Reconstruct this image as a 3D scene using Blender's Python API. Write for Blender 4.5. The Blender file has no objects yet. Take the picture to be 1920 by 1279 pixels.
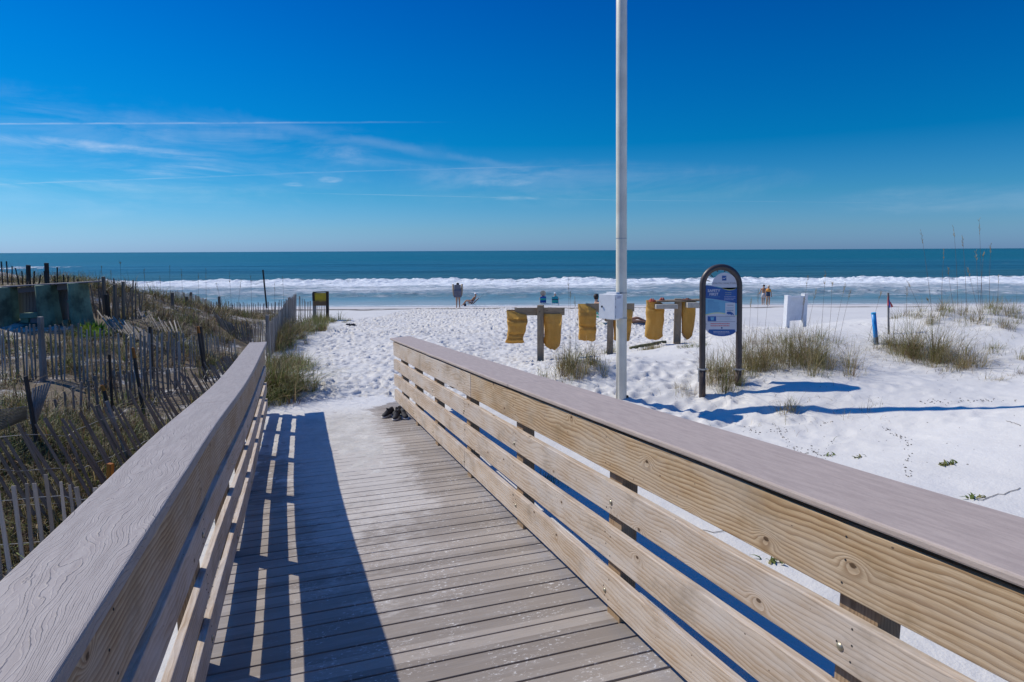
import bpy, bmesh, math, random
import numpy as np
from mathutils import Vector, Matrix, Euler, noise as mnoise
S = bpy.context.scene
C = S.collection
R = math.radians
rnd = random.Random(7)
nprng = np.random.RandomState(5)

# ---------------------------------------------------------------- camera
FPX, TH, ROLL, CAMZ = 1200.0, math.atan(169.5/1200.0), math.atan(9/1920.0), 1.709
cd = bpy.data.cameras.new('camera'); cam = bpy.data.objects.new('camera', cd); C.objects.link(cam)
cd.sensor_width = 36.0; cd.lens = 36.0*FPX/1920.0; cd.clip_start = 0.05; cd.clip_end = 90000
cam.matrix_world = Matrix.Translation((0, 0, CAMZ)) @ Matrix.Rotation(math.pi/2-TH, 4, 'X') @ Matrix.Rotation(-ROLL, 4, 'Z')
S.camera = cam

# ---------------------------------------------------------------- sky, sun, exposure
SUN_EL = R(43.3); SUN_AZ = R(-65.0)          # azimuth from +Y towards +X
S.view_settings.view_transform = 'Standard'; S.view_settings.look = 'None'
S.view_settings.exposure = 0.0; S.view_settings.gamma = 1.0
W = bpy.data.worlds.new('World'); S.world = W; W.use_nodes = True
sl = bpy.data.lights.new('sun', 'SUN'); sl.energy = 4.3; sl.angle = R(0.5); sl.color = (1.0, 0.935, 0.80)
so = bpy.data.objects.new('sun', sl); C.objects.link(so)
sd = Vector((math.sin(SUN_AZ)*math.cos(SUN_EL), math.cos(SUN_AZ)*math.cos(SUN_EL), math.sin(SUN_EL)))
so.rotation_euler = sd.to_track_quat('Z', 'Y').to_euler(); so.location = sd*50
SKY_STRENGTH = 0.10

def ray(px, py):
    u, v = px-960.0, py-639.5
    c, s = math.cos(ROLL), math.sin(ROLL)
    u2 = c*u-s*v; v2 = s*u+c*v
    t = TH
    return Vector((u2, FPX*math.cos(t)-v2*math.sin(t), -FPX*math.sin(t)-v2*math.cos(t)))
def P(px, py, Y):
    "point at depth Y whose position was read off the photograph"
    d = ray(px, py); d = d*(Y/d.y)
    return Vector((d.x, d.y, d.z+CAMZ))
def GP(px, py, z):
    d = ray(px, py); d = d*((z-CAMZ)/d.z)
    return Vector((d.x, d.y, z))

# ---------------------------------------------------------------- node helper
class NT:
    def __init__(s, tree): s.t = tree; s.n = tree.nodes; s.l = tree.links
    def node(s, typ, **kw):
        nd = s.n.new(typ)
        for k, v in kw.items():
            if k.startswith('i_'):
                key = k[2:]
                key = int(key) if key.isdigit() else key.replace('_', ' ')
                s.set(nd.inputs[key], v)
            else: setattr(nd, k, v)
        return nd
    def set(s, sock, v):
        if isinstance(v, bpy.types.NodeSocket): s.l.new(v, sock)
        elif isinstance(v, (int, float)) and sock.type in ('VECTOR',): sock.default_value = (v, v, v)
        elif isinstance(v, (tuple, list)) and sock.type == 'RGBA' and len(v) == 3: sock.default_value = (*v, 1)
        else: sock.default_value = v
    def m(s, op, a, b=0.0, c=None, clamp=False):
        nd = s.node('ShaderNodeMath', operation=op, use_clamp=clamp)
        s.set(nd.inputs[0], a); s.set(nd.inputs[1], b)
        if c is not None: s.set(nd.inputs[2], c)
        return nd.outputs[0]
    def vm(s, op, a, b=(0, 0, 0), out=0):
        nd = s.node('ShaderNodeVectorMath', operation=op)
        s.set(nd.inputs[0], a)
        if op == 'SCALE': s.set(nd.inputs['Scale'], b)
        else: s.set(nd.inputs[1], b)
        return nd.outputs['Value'] if op in ('DOT_PRODUCT', 'LENGTH', 'DISTANCE') else nd.outputs[0]
    def mix(s, f, a, b, blend='MIX'):
        nd = s.node('ShaderNodeMix', data_type='RGBA', blend_type=blend)
        s.set(nd.inputs[0], f); s.set(nd.inputs[6], a); s.set(nd.inputs[7], b)
        return nd.outputs[2]
    def xyz(s, v):
        nd = s.node('ShaderNodeSeparateXYZ'); s.set(nd.inputs[0], v); return nd.outputs
    def comb(s, x, y, z):
        nd = s.node('ShaderNodeCombineXYZ')
        for i, q in enumerate((x, y, z)): s.set(nd.inputs[i], q)
        return nd.outputs[0]
    def mul(s, v, sc): return s.vm('MULTIPLY', v, sc)
    def noise(s, v, scale, detail=4, rough=0.55, dist=0.0, color=False):
        nd = s.node('ShaderNodeTexNoise'); s.set(nd.inputs['Vector'], v)
        nd.inputs['Scale'].default_value = scale; nd.inputs['Detail'].default_value = detail
        nd.inputs['Roughness'].default_value = rough; nd.inputs['Distortion'].default_value = dist
        return nd.outputs[1 if color else 0]
    def vor(s, v, scale, feature='F1', out='Distance', rand=1.0, dim='3D'):
        nd = s.node('ShaderNodeTexVoronoi', feature=feature, voronoi_dimensions=dim); s.set(nd.inputs['Vector'], v)
        nd.inputs['Scale'].default_value = scale; nd.inputs['Randomness'].default_value = rand
        return nd.outputs[out]
    def ramp(s, f, stops, interp='LINEAR'):
        nd = s.node('ShaderNodeValToRGB'); s.set(nd.inputs[0], f); cr = nd.color_ramp; cr.interpolation = interp
        while len(cr.elements) < len(stops): cr.elements.new(0.5)
        for e, (p, c) in zip(cr.elements, stops):
            e.position = p; e.color = (c, c, c, 1) if isinstance(c, (int, float)) else (*c, 1)
        return nd.outputs[0]
    def smooth(s, v, a, b, lo=0.0, hi=1.0):
        nd = s.node('ShaderNodeMapRange', interpolation_type='SMOOTHSTEP'); s.set(nd.inputs[0], v)
        for i, q in zip((1, 2, 3, 4), (a, b, lo, hi)): s.set(nd.inputs[i], q)
        return nd.outputs[0]
    def bump(s, h, strength=0.3, dist=0.02, normal=None):
        nd = s.node('ShaderNodeBump'); s.set(nd.inputs['Height'], h)
        s.set(nd.inputs['Strength'], strength); nd.inputs['Distance'].default_value = dist
        if normal is not None: s.set(nd.inputs['Normal'], normal)
        return nd.outputs[0]
def new_mat(name):
    m = bpy.data.materials.new(name); m.use_nodes = True
    nt = NT(m.node_tree); b = nt.n['Principled BSDF']
    return m, nt, b
def simple(name, col, rough=0.7, var=0.15, scale=8.0, metal=0.0, bump=0.0, bscale=40.0):
    m, nt, b = new_mat(name)
    o = nt.node('ShaderNodeTexCoord').outputs['Object']
    f = nt.noise(o, scale, 5, 0.6)
    d = nt.mix(nt.smooth(f, 0.3, 0.7), tuple(c*(1-var) for c in col), tuple(min(1, c*(1+var)) for c in col))
    nt.set(b.inputs['Base Color'], d); b.inputs['Roughness'].default_value = rough; b.inputs['Metallic'].default_value = metal
    if bump: nt.set(b.inputs['Normal'], nt.bump(nt.noise(o, bscale, 4), bump, 0.01))
    return m

# ---------------------------------------------------------------- sky shader
def build_sky():
    nt = NT(W.node_tree); bg = nt.n['Background']
    sky = nt.node('ShaderNodeTexSky', sky_type='NISHITA', sun_disc=False)
    sky.sun_elevation = SUN_EL; sky.sun_rotation = SUN_AZ
    sky.altitude = 0; sky.air_density = 1.0; sky.dust_density = 0.6; sky.ozone_density = 3.0
    g0 = nt.node('ShaderNodeTexCoord').outputs['Generated']; z0 = nt.xyz(g0)[2]
    tint = nt.node('ShaderNodeValToRGB'); nt.set(tint.inputs[0], nt.m('MULTIPLY', z0, 1.6, clamp=True)); cr = tint.color_ramp   # polarising filter
    for p_, c_ in ((0.0, (0.40, 0.72, 1.50)), (0.05, (0.33, 0.67, 1.18)), (0.13, (0.15, 0.59, 0.97)), (0.25, (0.005, 0.47, 0.87)), (0.4, (0.0, 0.42, 0.90)), (0.6, (0.0, 0.33, 0.90)), (0.8, (0.02, 0.60, 1.45)), (1.0, (0.04, 0.70, 1.6))):
        e_ = cr.elements[0] if p_ == 0 else (cr.elements[-1] if p_ == 1.0 else cr.elements.new(p_)); e_.position = p_; e_.color = (*c_, 1)
    hs = nt.node('ShaderNodeMix', data_type='RGBA', blend_type='MULTIPLY'); hs.inputs[0].default_value = 1.0
    nt.set(hs.inputs[6], sky.outputs[0]); nt.set(hs.inputs[7], tint.outputs[0])
    g = nt.node('ShaderNodeTexCoord').outputs['Generated']
    x, y, z = nt.xyz(g)
    zc = nt.m('MAXIMUM', z, 0.01)
    uv = nt.comb(nt.m('DIVIDE', x, zc), nt.m('DIVIDE', y, zc), 0.0)
    def pxy(px, py):
        r = ray(px, py); return Vector((r.x/r.z, r.y/r.z))
    total = None
    def add(v):
        nonlocal total
        total = v if total is None else nt.m('ADD', total, v)
    n1 = nt.noise(g, 18, 6, 0.62); n2 = nt.noise(nt.mul(g, (1, 1, 6)), 5, 6, 0.65, 0.5)
    # condensation trails: straight lines at cloud height
    for (a, b, wd, st) in (((-150, 233), (880, 229), 0.055, 0.30), ((-120, 350), (760, 318), 0.11, 0.20),
                          ((520, 325), (1300, 305), 0.10, 0.10), ((560, 362), (1100, 374), 0.14, 0.16),
                          ((1040, 374), (1800, 382), 0.12, 0.10), ((380, 215), (1180, 350), 0.30, 0.08)):
        A, B = pxy(*a), pxy(*b); d = (B-A); L = d.length; d.normalize(); nrm = Vector((-d.y, d.x))
        rel = nt.vm('SUBTRACT', uv, (A.x, A.y, 0))
        wob = nt.m('MULTIPLY', nt.m('SUBTRACT', n1, 0.5), wd*1.5)
        dist = nt.m('ABSOLUTE', nt.m('ADD', nt.vm('DOT_PRODUCT', rel, (nrm.x, nrm.y, 0)), wob))
        al = nt.m('DIVIDE', nt.vm('DOT_PRODUCT', rel, (d.x, d.y, 0)), L)
        f = nt.smooth(dist, wd, 0.0)
        f = nt.m('MULTIPLY', f, nt.m('MULTIPLY', nt.smooth(al, -0.05, 0.1), nt.smooth(al, 1.0, 0.45)))
        add(nt.m('MULTIPLY', f, nt.m('MULTIPLY', nt.smooth(n1, 0.25, 0.7), st)))
    # cirrus
    def patch(px, py, rx, ry, st, tex=None):
        c = ray(px, py).normalized()
        right = Vector((0, 0, 1)).cross(c).normalized()*-1; up = right.cross(c)
        rel = nt.vm('SUBTRACT', g, tuple(c))
        a = nt.m('DIVIDE', nt.vm('DOT_PRODUCT', rel, tuple(right)), rx/FPX)
        b = nt.m('DIVIDE', nt.vm('DOT_PRODUCT', rel, tuple(up)), ry/FPX)
        r2 = nt.m('ADD', nt.m('MULTIPLY', a, a), nt.m('MULTIPLY', b, b))
        r2 = nt.m('ADD', r2, nt.m('MULTIPLY', nt.m('SUBTRACT', n1, 0.5), 1.2))
        f = nt.m('MULTIPLY', nt.smooth(r2, 1.0, 0.0), nt.smooth(n2, 0.35, 0.7))
        add(nt.m('MULTIPLY', f, st))
    for a in ((350, 318, 100, 14, 0.38), (250, 324, 80, 9, 0.28), (120, 272, 230, 9, 0.20), (330, 292, 130, 8, 0.18), (1080, 345, 420, 46, 0.09), (1780, 372, 200, 26, 0.10),
              (60, 262, 170, 8, 0.2), (100, 345, 260, 10, 0.14), (620, 337, 24, 6, 0.3), (550, 346, 22, 5, 0.25),
              (940, 343, 60, 8, 0.18), (900, 325, 180, 22, 0.08), (120, 300, 520, 110, 0.13), (560, 275, 300, 50, 0.06), (680, 300, 130, 14, 0.07),
              (600, 285, 120, 14, 0.08), (960, 372, 60, 5, 0.2)): patch(*a)
    cl = nt.m('MINIMUM', nt.m('MULTIPLY', total, 0.8), 0.8)
    col = nt.mix(cl, hs.outputs[2], (9.5, 9.6, 10.2))
    nt.set(bg.inputs['Color'], col); bg.inputs['Strength'].default_value = SKY_STRENGTH
build_sky()

# ---------------------------------------------------------------- mesh helpers
def tag(o, label=None, cat=None, group=None, kind=None):
    if label: o['label'] = label
    if cat: o['category'] = cat
    if group: o['group'] = group
    if kind: o['kind'] = kind
    return o
def empty(name, loc, label=None, cat=None, group=None):
    o = bpy.data.objects.new(name, None); C.objects.link(o); o.location = loc; o.empty_display_size = 0.2
    return tag(o, label, cat, group)
class MB:
    def __init__(s): s.v = []; s.f = []; s.mi = []; s.uv = []
    def add(s, vs, fs, mi=0, uvs=None):
        b = len(s.v); s.v += [tuple(q) for q in vs]
        for i, f in enumerate(fs):
            s.f.append([b+k for k in f]); s.mi.append(mi)
            s.uv += (uvs[i] if uvs else [(0, 0)]*len(f))
    def box(s, c, sx, sy, sz, rot=None, mi=0, taper=1.0):
        vs = []
        for z in (-1, 1):
            k = taper if z > 0 else 1.0
            for x, y in ((-1, -1), (1, -1), (1, 1), (-1, 1)):
                p = Vector((x*sx/2*k, y*sy/2*k, z*sz/2))
                if rot is not None: p = rot @ p
                vs.append(Vector(c)+p)
        q = rnd.random()*7
        fs = [(3, 2, 1, 0), (4, 5, 6, 7), (0, 1, 5, 4), (1, 2, 6, 5), (2, 3, 7, 6), (3, 0, 4, 7)]
        dims = [(sx, sy), (sx, sy), (sx, sz), (sy, sz), (sx, sz), (sy, sz)]
        uvs = []
        for a, b in dims:   # grain runs along u: put the longer side on u
            r = [(q, q), (q+a, q), (q+a, q+b), (q, q+b)]
            if b > a: r = [(q, q), (q, q+a), (q+b, q+a), (q+b, q)]
            uvs.append(r)
        s.add(vs, fs, mi, uvs)
    def beam(s, a, b, w, t, up=Vector((0, 1, 0)), mi=0, w2=None):
        "box from a to b; width w across, thickness t along 'up'"
        a = Vector(a); b = Vector(b); d = b-a; L = d.length; d.normalize()
        sdv = d.cross(Vector(up));
        if sdv.length < 1e-4: sdv = d.cross(Vector((1, 0, 0)))
        sdv.normalize(); u = sdv.cross(d)
        w2 = w if w2 is None else w2
        vs = []
        for p, ww in ((a, w), (b, w2)):
            for x, y in ((-1, -1), (1, -1), (1, 1), (-1, 1)): vs.append(p+sdv*(x*ww/2)+u*(y*t/2))
        q = rnd.random()*9
        fs = [(3, 2, 1, 0), (4, 5, 6, 7), (0, 1, 5, 4), (1, 2, 6, 5), (2, 3, 7, 6), (3, 0, 4, 7)]
        uvs = [[(q, q), (q+w, q), (q+w, q+t), (q, q+t)]]*2+[[(q, q), (q, q+k), (q+L, q+k), (q+L, q)] for k in (w, t, w, t)]
        s.add(vs, fs, mi, uvs)
    def tube(s, pts, r, n=8, mi=0, caps=True, closed=False):
        pts = [Vector(p) for p in pts]; m = len(pts); rr = r if isinstance(r, (list, tuple)) else [r]*m
        base = len(s.v); prev = None
        for i, p in enumerate(pts):
            if closed: d = pts[(i+1) % m]-pts[i-1]
            else: d = pts[min(i+1, m-1)]-pts[max(i-1, 0)]
            d.normalize()
            if prev is None: a = d.orthogonal().normalized()
            else: a = (prev-d*prev.dot(d)).normalized()
            prev = a; b = d.cross(a)
            for k in range(n):
                an = 2*math.pi*k/n; s.v.append(tuple(p+(a*math.cos(an)+b*math.sin(an))*rr[i]))
        for i in range(m if closed else m-1):
            j = (i+1) % m
            for k in range(n):
                k2 = (k+1) % n
                s.f.append([base+i*n+k, base+i*n+k2, base+j*n+k2, base+j*n+k]); s.mi.append(mi)
                s.uv += [(i*0.1, k*0.1), (i*0.1, k*0.1+0.1), (i*0.1+0.1, k*0.1+0.1), (i*0.1+0.1, k*0.1)]
        if caps and not closed:
            s.f.append([base+k for k in range(n)][::-1]); s.mi.append(mi); s.uv += [(0, 0)]*n
            s.f.append([base+(m-1)*n+k for k in range(n)]); s.mi.append(mi); s.uv += [(0, 0)]*n
    def prism(s, outline, y0, y1, mi=0):
        "outline (x,z) extruded from y0 to y1"
        n = len(outline); vs = [(x, y0, z) for x, z in outline]+[(x, y1, z) for x, z in outline]
        fs = [list(range(n)), list(range(2*n-1, n-1, -1))]+[(i+n, (i+1) % n+n, (i+1) % n, i) for i in range(n)]
        s.add(vs, fs, mi)
    def build(s, name, mats, parent=None, smooth=False, bevel=0.0, loc=None):
        me = bpy.data.meshes.new(name); me.from_pydata(s.v, [], s.f)
        mats = mats if isinstance(mats, (list, tuple)) else [mats]
        for m in mats: me.materials.append(m)
        me.polygons.foreach_set('material_index', s.mi)
        uvl = me.uv_layers.new(name='UVMap'); uvl.data.foreach_set('uv', [c for p in s.uv for c in p])
        if smooth: me.polygons.foreach_set('use_smooth', [True]*len(s.f))
        me.update()
        o = bpy.data.objects.new(name, me); C.objects.link(o)
        if parent is not None: o.parent = parent
        if loc is not None: o.location = loc
        if bevel:
            b = o.modifiers.new('bevel', 'BEVEL'); b.width = bevel; b.segments = 2; b.limit_method = 'ANGLE'; b.angle_limit = R(50)
        return o
def smoothstep(a, b, x):
    t = np.clip((x-a)/(b-a), 0, 1); return t*t*(3-2*t)
def vnoise(x, y, seed=0):
    xi = np.floor(x).astype(np.int64); yi = np.floor(y).astype(np.int64); xf = x-xi; yf = y-yi
    def h(a, b):
        n = (a*374761393+b*668265263+seed*1442695041) & 0xffffffff
        n = ((n ^ (n >> 13))*1274126177) & 0xffffffff
        return ((n ^ (n >> 16)) & 0xffff)/65535.0
    u = xf*xf*(3-2*xf); v = yf*yf*(3-2*yf)
    return (h(xi, yi)*(1-u)+h(xi+1, yi)*u)*(1-v)+(h(xi, yi+1)*(1-u)+h(xi+1, yi+1)*u)*v
def fbm(x, y, oct=4, seed=0):
    t = 0; a = 0.5; s = 0
    for i in range(oct):
        t = t+a*vnoise(x*2**i, y*2**i, seed+i*17); s += a; a *= 0.5
    return t/s-0.5
def grid_object(name, xs, ys, Z, mat, label=None, kind='structure', smooth=True, X=None, Y=None):
    if X is None: X, Y = np.meshgrid(xs, ys)
    ny, nx = X.shape; co = np.stack([X, Y, Z], -1).reshape(-1, 3).astype(np.float32)
    me = bpy.data.meshes.new(name); me.vertices.add(nx*ny); me.vertices.foreach_set('co', co.ravel())
    i = np.arange((ny-1)*(nx-1)); r = i//(nx-1); c = i % (nx-1); a = r*nx+c
    q = np.stack([a, a+1, a+1+nx, a+nx], -1).astype(np.int32)
    me.loops.add(q.size); me.loops.foreach_set('vertex_index', q.ravel())
    me.polygons.add(len(q)); me.polygons.foreach_set('loop_start', np.arange(len(q), dtype=np.int32)*4)
    me.polygons.foreach_set('loop_total', np.full(len(q), 4, dtype=np.int32))
    me.polygons.foreach_set('use_smooth', np.full(len(q), smooth)); me.update(calc_edges=True); me.validate()
    me.materials.append(mat); o = bpy.data.objects.new(name, me); C.objects.link(o)
    return tag(o, label, None, None, kind)

# ---------------------------------------------------------------- ramp frame
PSI = R(18.957); SL = 0.07507
DH = Vector((-math.sin(PSI), math.cos(PSI), 0)); RT = Vector((math.cos(PSI), math.sin(PSI), 0))
def RP(s, t, h): return DH*s+RT*t+Vector((0, 0, h-SL*s))

# ---------------------------------------------------------------- terrain heights
ctrl = []
def cp(px, py, Y): p = P(px, py, Y); ctrl.append((p.x, p.y, p.z))
for s, t, z in ((-4, 0, -.95), (-4, 3, -.6), (-4, -3, -1.2), (0, 0, -.85), (4, .5, -.86), (7, .3, -.9), (9.2, .4, -.9), (10.8, .5, -.83), (10.9, -.6, -.80), (11.2, 1.6, -.84),
                (1, 2.3, -.56), (3, 2.3, -.58), (5, 2.3, -.62), (7, 2.2, -.70), (9, 2.2, -.75), (1, 5, -.5), (4, 5, -.48), (-3, 8, -.4),
                (2, -1.2, -1.15), (5, -1.2, -1.05), (8, -1.2, -.95), (10, -1.0, -.85), (12.5, -.6, -.78)):
    p = RP(s, t, 0); ctrl.append((p.x, p.y, z))
for a in ((1165, 748, 10.15), (1316, 743, 10.1), (1385, 722, 10.1), (1920, 766, 7.94), (1545, 720, 9.5), (1316, 768, 9.72), (1568, 765, 8.9), (1740, 766, 8.4), (1013, 675, 14.8), (1143, 662, 15.6), (1270, 645, 17.5),
          (1750, 692, 10.5), (1800, 592, 14), (1920, 598, 13.4), (1660, 620, 13.3), (1500, 642, 12.4), (1450, 692, 11), (1580, 655, 12), (2300, 640, 12), (2100, 760, 7),
          (1090, 697, 11.8), (900, 705, 12.5), (640, 700, 13), (800, 640, 18), (700, 610, 25), (1000, 600, 25), (850, 585, 37),
          (12, 715, 11.8), (125, 712, 11.8), (218, 738, 11.5), (300, 740, 11.5), (345, 735, 11.5), (505, 680, 15.5), (540, 640, 19), (556, 603, 26), (610, 600, 27),
          (450, 652, 18), (480, 602, 27), (400, 602, 28), (332, 577, 33), (240, 580, 34), (200, 600, 17.5), (260, 600, 17.5), (150, 600, 16.5), (300, 640, 15.5), (380, 690, 13.8),
          (100, 1110, 5.2), (220, 1090, 5.3), (-50, 1110, 5.2), (120, 900, 7.0), (-60, 880, 7), (240, 815, 8.6), (60, 800, 8.8), (60, 530, 20), (130, 534, 19.0), (-60, 528, 20), (40, 632, 15.2), (95, 634, 15.2), (150, 628, 15.3), (-30, 632, 15.2)):
    cp(*a)
for p in ((-14, 10, -.6), (-20, 14, 0.1), (-22, 28, 0.6), (-30, 40, 0), (-14, 25, -.2), (8, 22, -1.05), (15, 21, -1.0), (22, 16, 0.3), (25, 24, -.9), (14, 7, -.1), (20, 3, 0), (10, -5, -.3), (-12, 0, -1.1), (-8, -8, -1.0), (0, -10, -.9),
          (0, 20, -.98), (-4, 24, -1.12), (3, 30, -1.42), (-10, 36, -1.7), (12, 34, -1.65), (25, 34, -1.6), (-5, 42, -2.1), (15, 42, -2.1), (-30, 44, -2.2), (32, 44, -2.2)):
    ctrl.append(p)
CT = np.array(ctrl)
def _phi(r2): return 0.5*r2*np.log(r2+1e-9)
def _fit():
    n = len(CT); A = np.zeros((n+3, n+3)); d2 = ((CT[:, None, :2]-CT[None, :, :2])**2).sum(-1)
    A[:n, :n] = _phi(d2)+np.eye(n)*0.03; A[:n, n] = 1; A[:n, n+1:] = CT[:, :2]; A[n, :n] = 1; A[n+1:, :n] = CT[:, :2].T
    return np.linalg.solve(A, np.concatenate([CT[:, 2], np.zeros(3)]))
WT = _fit()
def terrain_base(X, Y):
    X = np.asarray(X, float); Y = np.asarray(Y, float); Xc = np.clip(X, -32, 30); Yc = np.clip(Y, -12, 46)
    z = WT[-3]+WT[-2]*Xc+WT[-1]*Yc
    for i in range(len(CT)): z = z+WT[i]*_phi((Xc-CT[i, 0])**2+(Yc-CT[i, 1])**2)
    beach = np.interp(Y, [40, 43.3, 45, 54, 60, 80, 140], [-2.0, -2.14, -2.36, -2.95, -3.35, -5.5, -8])
    w = smoothstep(38, 44, Y); z = z*(1-w)+beach*w
    return z
def ramp_st(X, Y): return X*DH.x+Y*DH.y, X*RT.x+Y*RT.y
def terrain_full(X, Y):
    z = terrain_base(X, Y)
    s, t = ramp_st(X, Y)
    z = z+fbm(X*0.5, Y*0.5, 4, 3)*0.16*smoothstep(46, 40, Y)+fbm(X*2.1, Y*2.1, 3, 9)*0.035*smoothstep(46, 40, Y)
    lump = smoothstep(6.5, 9, X)*smoothstep(9.5, 11.5, Y)*smoothstep(20, 15, Y)
    z = z+fbm(X*0.9, Y*0.9, 3, 21)*0.18*lump
    for bx, by, bh, br in ((1.25, 11.6, .26, .55), (2.3, 11.9, .14, .6), (1.9, 12.6, .12, .5), (10.4, 13.6, .22, 2.0), (8.3, 11.6, .10, 1.0), (4.9, 11.3, .14, .9)): z = z+bh*np.exp(-((X-bx)**2+(Y-by)**2)/br**2)
    inr = smoothstep(-.62, -.5, t)*smoothstep(1.75, 1.6, t)*smoothstep(-6, -5, s)
    cap = -SL*s-0.16+smoothstep(9.9, 10.75, s)*0.17
    z = np.where((inr > 0) & (s < 11.2), z*(1-inr)+np.minimum(z, cap)*inr, z)
    return z
def zt(x, y): return float(terrain_full(np.array([x]), np.array([y]))[0])
def on_ground(px, py, y0=4.0, y1=60.0):
    d = ray(px, py); ys = np.linspace(y0, y1, 700); xs = d.x/d.y*ys; zr = CAMZ+d.z/d.y*ys
    k = np.nonzero(terrain_full(xs, ys) > zr)[0]
    i = k[0] if len(k) else len(ys)-1
    return Vector((xs[i], ys[i], float(zt(xs[i], ys[i]))))

# ---------------------------------------------------------------- materials of the ground
def sand_material():
    m, nt, b = new_mat('white_sand')
    o = nt.node('ShaderNodeNewGeometry').outputs['Position']
    x, y, z = nt.xyz(o)
    n = nt.noise(o, 1.3, 5, 0.6); n2 = nt.noise(o, 0.35, 4, 0.5); n3 = nt.noise(o, 22, 4, 0.7)
    c = nt.mix(n, (0.555, 0.535, 0.505), (0.65, 0.63, 0.60))
    c = nt.mix(nt.smooth(n3, 0.62, 0.85, 0, 0.35), c, (0.45, 0.42, 0.38))
    # litter stains and painted leaf shade on the sand among the fences
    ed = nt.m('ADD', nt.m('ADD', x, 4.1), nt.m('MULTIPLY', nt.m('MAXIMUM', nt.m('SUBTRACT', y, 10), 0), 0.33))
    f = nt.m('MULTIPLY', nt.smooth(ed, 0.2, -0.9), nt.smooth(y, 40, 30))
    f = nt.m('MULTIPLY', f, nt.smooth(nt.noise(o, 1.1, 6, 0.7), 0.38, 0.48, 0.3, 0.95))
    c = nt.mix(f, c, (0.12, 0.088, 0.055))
    # wrack line and wet sand by the water
    yy = nt.m('ADD', y, nt.m('MULTIPLY', nt.m('SUBTRACT', nt.noise(nt.mul(o, (0.25, 1, 1)), 0.5, 4), 0.5), 1.6))
    wr = nt.m('MULTIPLY', nt.smooth(yy, 41.6, 42.3), nt.smooth(yy, 43.4, 42.9))
    c = nt.mix(nt.m('MULTIPLY', wr, nt.smooth(nt.noise(nt.mul(o, (0.3, 1, 1)), 3, 4), 0.38, 0.5, 0.1, 0.95)), c, (0.12, 0.105, 0.09))
    c = nt.mix(nt.smooth(yy, 45, 47), c, (0.56, 0.53, 0.51))
    wet = nt.smooth(yy, 53.2, 55.2)
    c = nt.mix(wet, c, (0.40, 0.38, 0.35))
    nt.set(b.inputs['Base Color'], c)
    nt.set(b.inputs['Roughness'], nt.smooth(wet, 0, 1, 0.95, 0.3)); b.inputs['Specular IOR Level'].default_value = 0.25
    rough = nt.smooth(yy, 46, 44)
    h = nt.m('ADD', nt.m('MULTIPLY', nt.noise(o, 9, 3, 0.55), 0.6), nt.m('MULTIPLY', nt.noise(o, 60, 3), 0.2))
    nt.set(b.inputs['Normal'], nt.bump(h, nt.m('MULTIPLY', rough, 0.5), 0.04))
    return m
SAND = sand_material()

# ---------------------------------------------------------------- sand sheet
def build_sand():
    def spread(a, b, n, p=2.2): t = np.linspace(0, 1, n)[1:]**p; return a+(b-a)*t
    xs = np.concatenate([spread(-6.5, -260, 90)[::-1], np.arange(-6.5, 9.5, 0.045), spread(9.5, 260, 120)])
    ys = np.concatenate([-spread(0, 60, 30)[::-1], np.arange(0, 7, 0.12), np.arange(7, 21, 0.05), np.arange(21, 46, 0.09), np.arange(46, 64, 0.5), spread(64, 140, 20)])
    X, Y = np.meshgrid(xs, ys)
    Z = terrain_full(X, Y)
    # trampled footprints: real dents stamped into the sheet
    def stamp(cx, cy, ang, L, Wd, dep):
        rr = max(L, Wd)*1.6
        i0, i1 = np.searchsorted(xs, (cx-rr, cx+rr)); j0, j1 = np.searchsorted(ys, (cy-rr, cy+rr))
        if i1-i0 < 3 or j1-j0 < 3: return
        dx = X[j0:j1, i0:i1]-cx; dy = Y[j0:j1, i0:i1]-cy
        u = (dx*math.cos(ang)+dy*math.sin(ang))/(L*0.5); v = (-dx*math.sin(ang)+dy*math.cos(ang))/(Wd*0.5)
        r = np.sqrt(u*u+v*v)
        Z[j0:j1, i0:i1] += dep*(-np.exp(-(r/0.85)**4)+0.42*np.exp(-((r-1.25)/0.33)**2))
    r = random.Random(3)
    n = 0
    while n < 21000:
        y = 10.3+(44.5-10.3)*r.random()**1.15; x = r.uniform(-6.5, 9.4)
        left = np.interp(y, [10, 13, 17, 22, 28, 40], [-3.9, -4.2, -5.2, -6.3, -6.5, -6.5]); right = np.interp(y, [10, 12, 14, 17, 20, 40], [1.2, 1.6, 1.8, 3.0, 9.4, 9.4])
        if x < left-0.1 or x > right+r.gauss(0, .5):
            if r.random() > 0.06 or x < left: continue
        s, t = ramp_st(x, y)
        if s < 10.9 and -.7 < t < 1.75: continue
        a = r.gauss(1.75, 0.6); k = r.uniform(0.5, 1.1)
        stamp(x, y, a, 0.24*k, 0.135*k, r.uniform(0.018, 0.055)*(0.8 if y < 20 else 1.2)); n += 1
    for k in range(260):     # a few shallow old prints on the smooth dune side
        x = r.uniform(1.8, 9); y = r.uniform(7.2, 10.6)
        stamp(x, y, r.uniform(0, 3), 0.3, 0.2, r.uniform(0.004, 0.012))
    for k in range(170):
        x = r.uniform(1.2, 4.2); y = r.uniform(8.6, 12)
        s, t = ramp_st(x, y)
        if t < 1.8: continue
        stamp(x, y, r.uniform(0, 3), 0.3, 0.2, r.uniform(0.01, 0.035))
    tr = smoothstep(10.4, 11.2, Y)*smoothstep(44, 42, Y)*smoothstep(-6.5, -4.6, X)*smoothstep(9.4, 7, X)*(1-smoothstep(1.0, 2.6, X)*smoothstep(17, 13, Y))
    Z += tr*(fbm(X*5.5, Y*5.5, 3, 71)*0.055+fbm(X*1.8, Y*1.8, 2, 73)*0.03)
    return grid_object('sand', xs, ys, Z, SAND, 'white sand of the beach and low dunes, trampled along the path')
build_sand()

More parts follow.
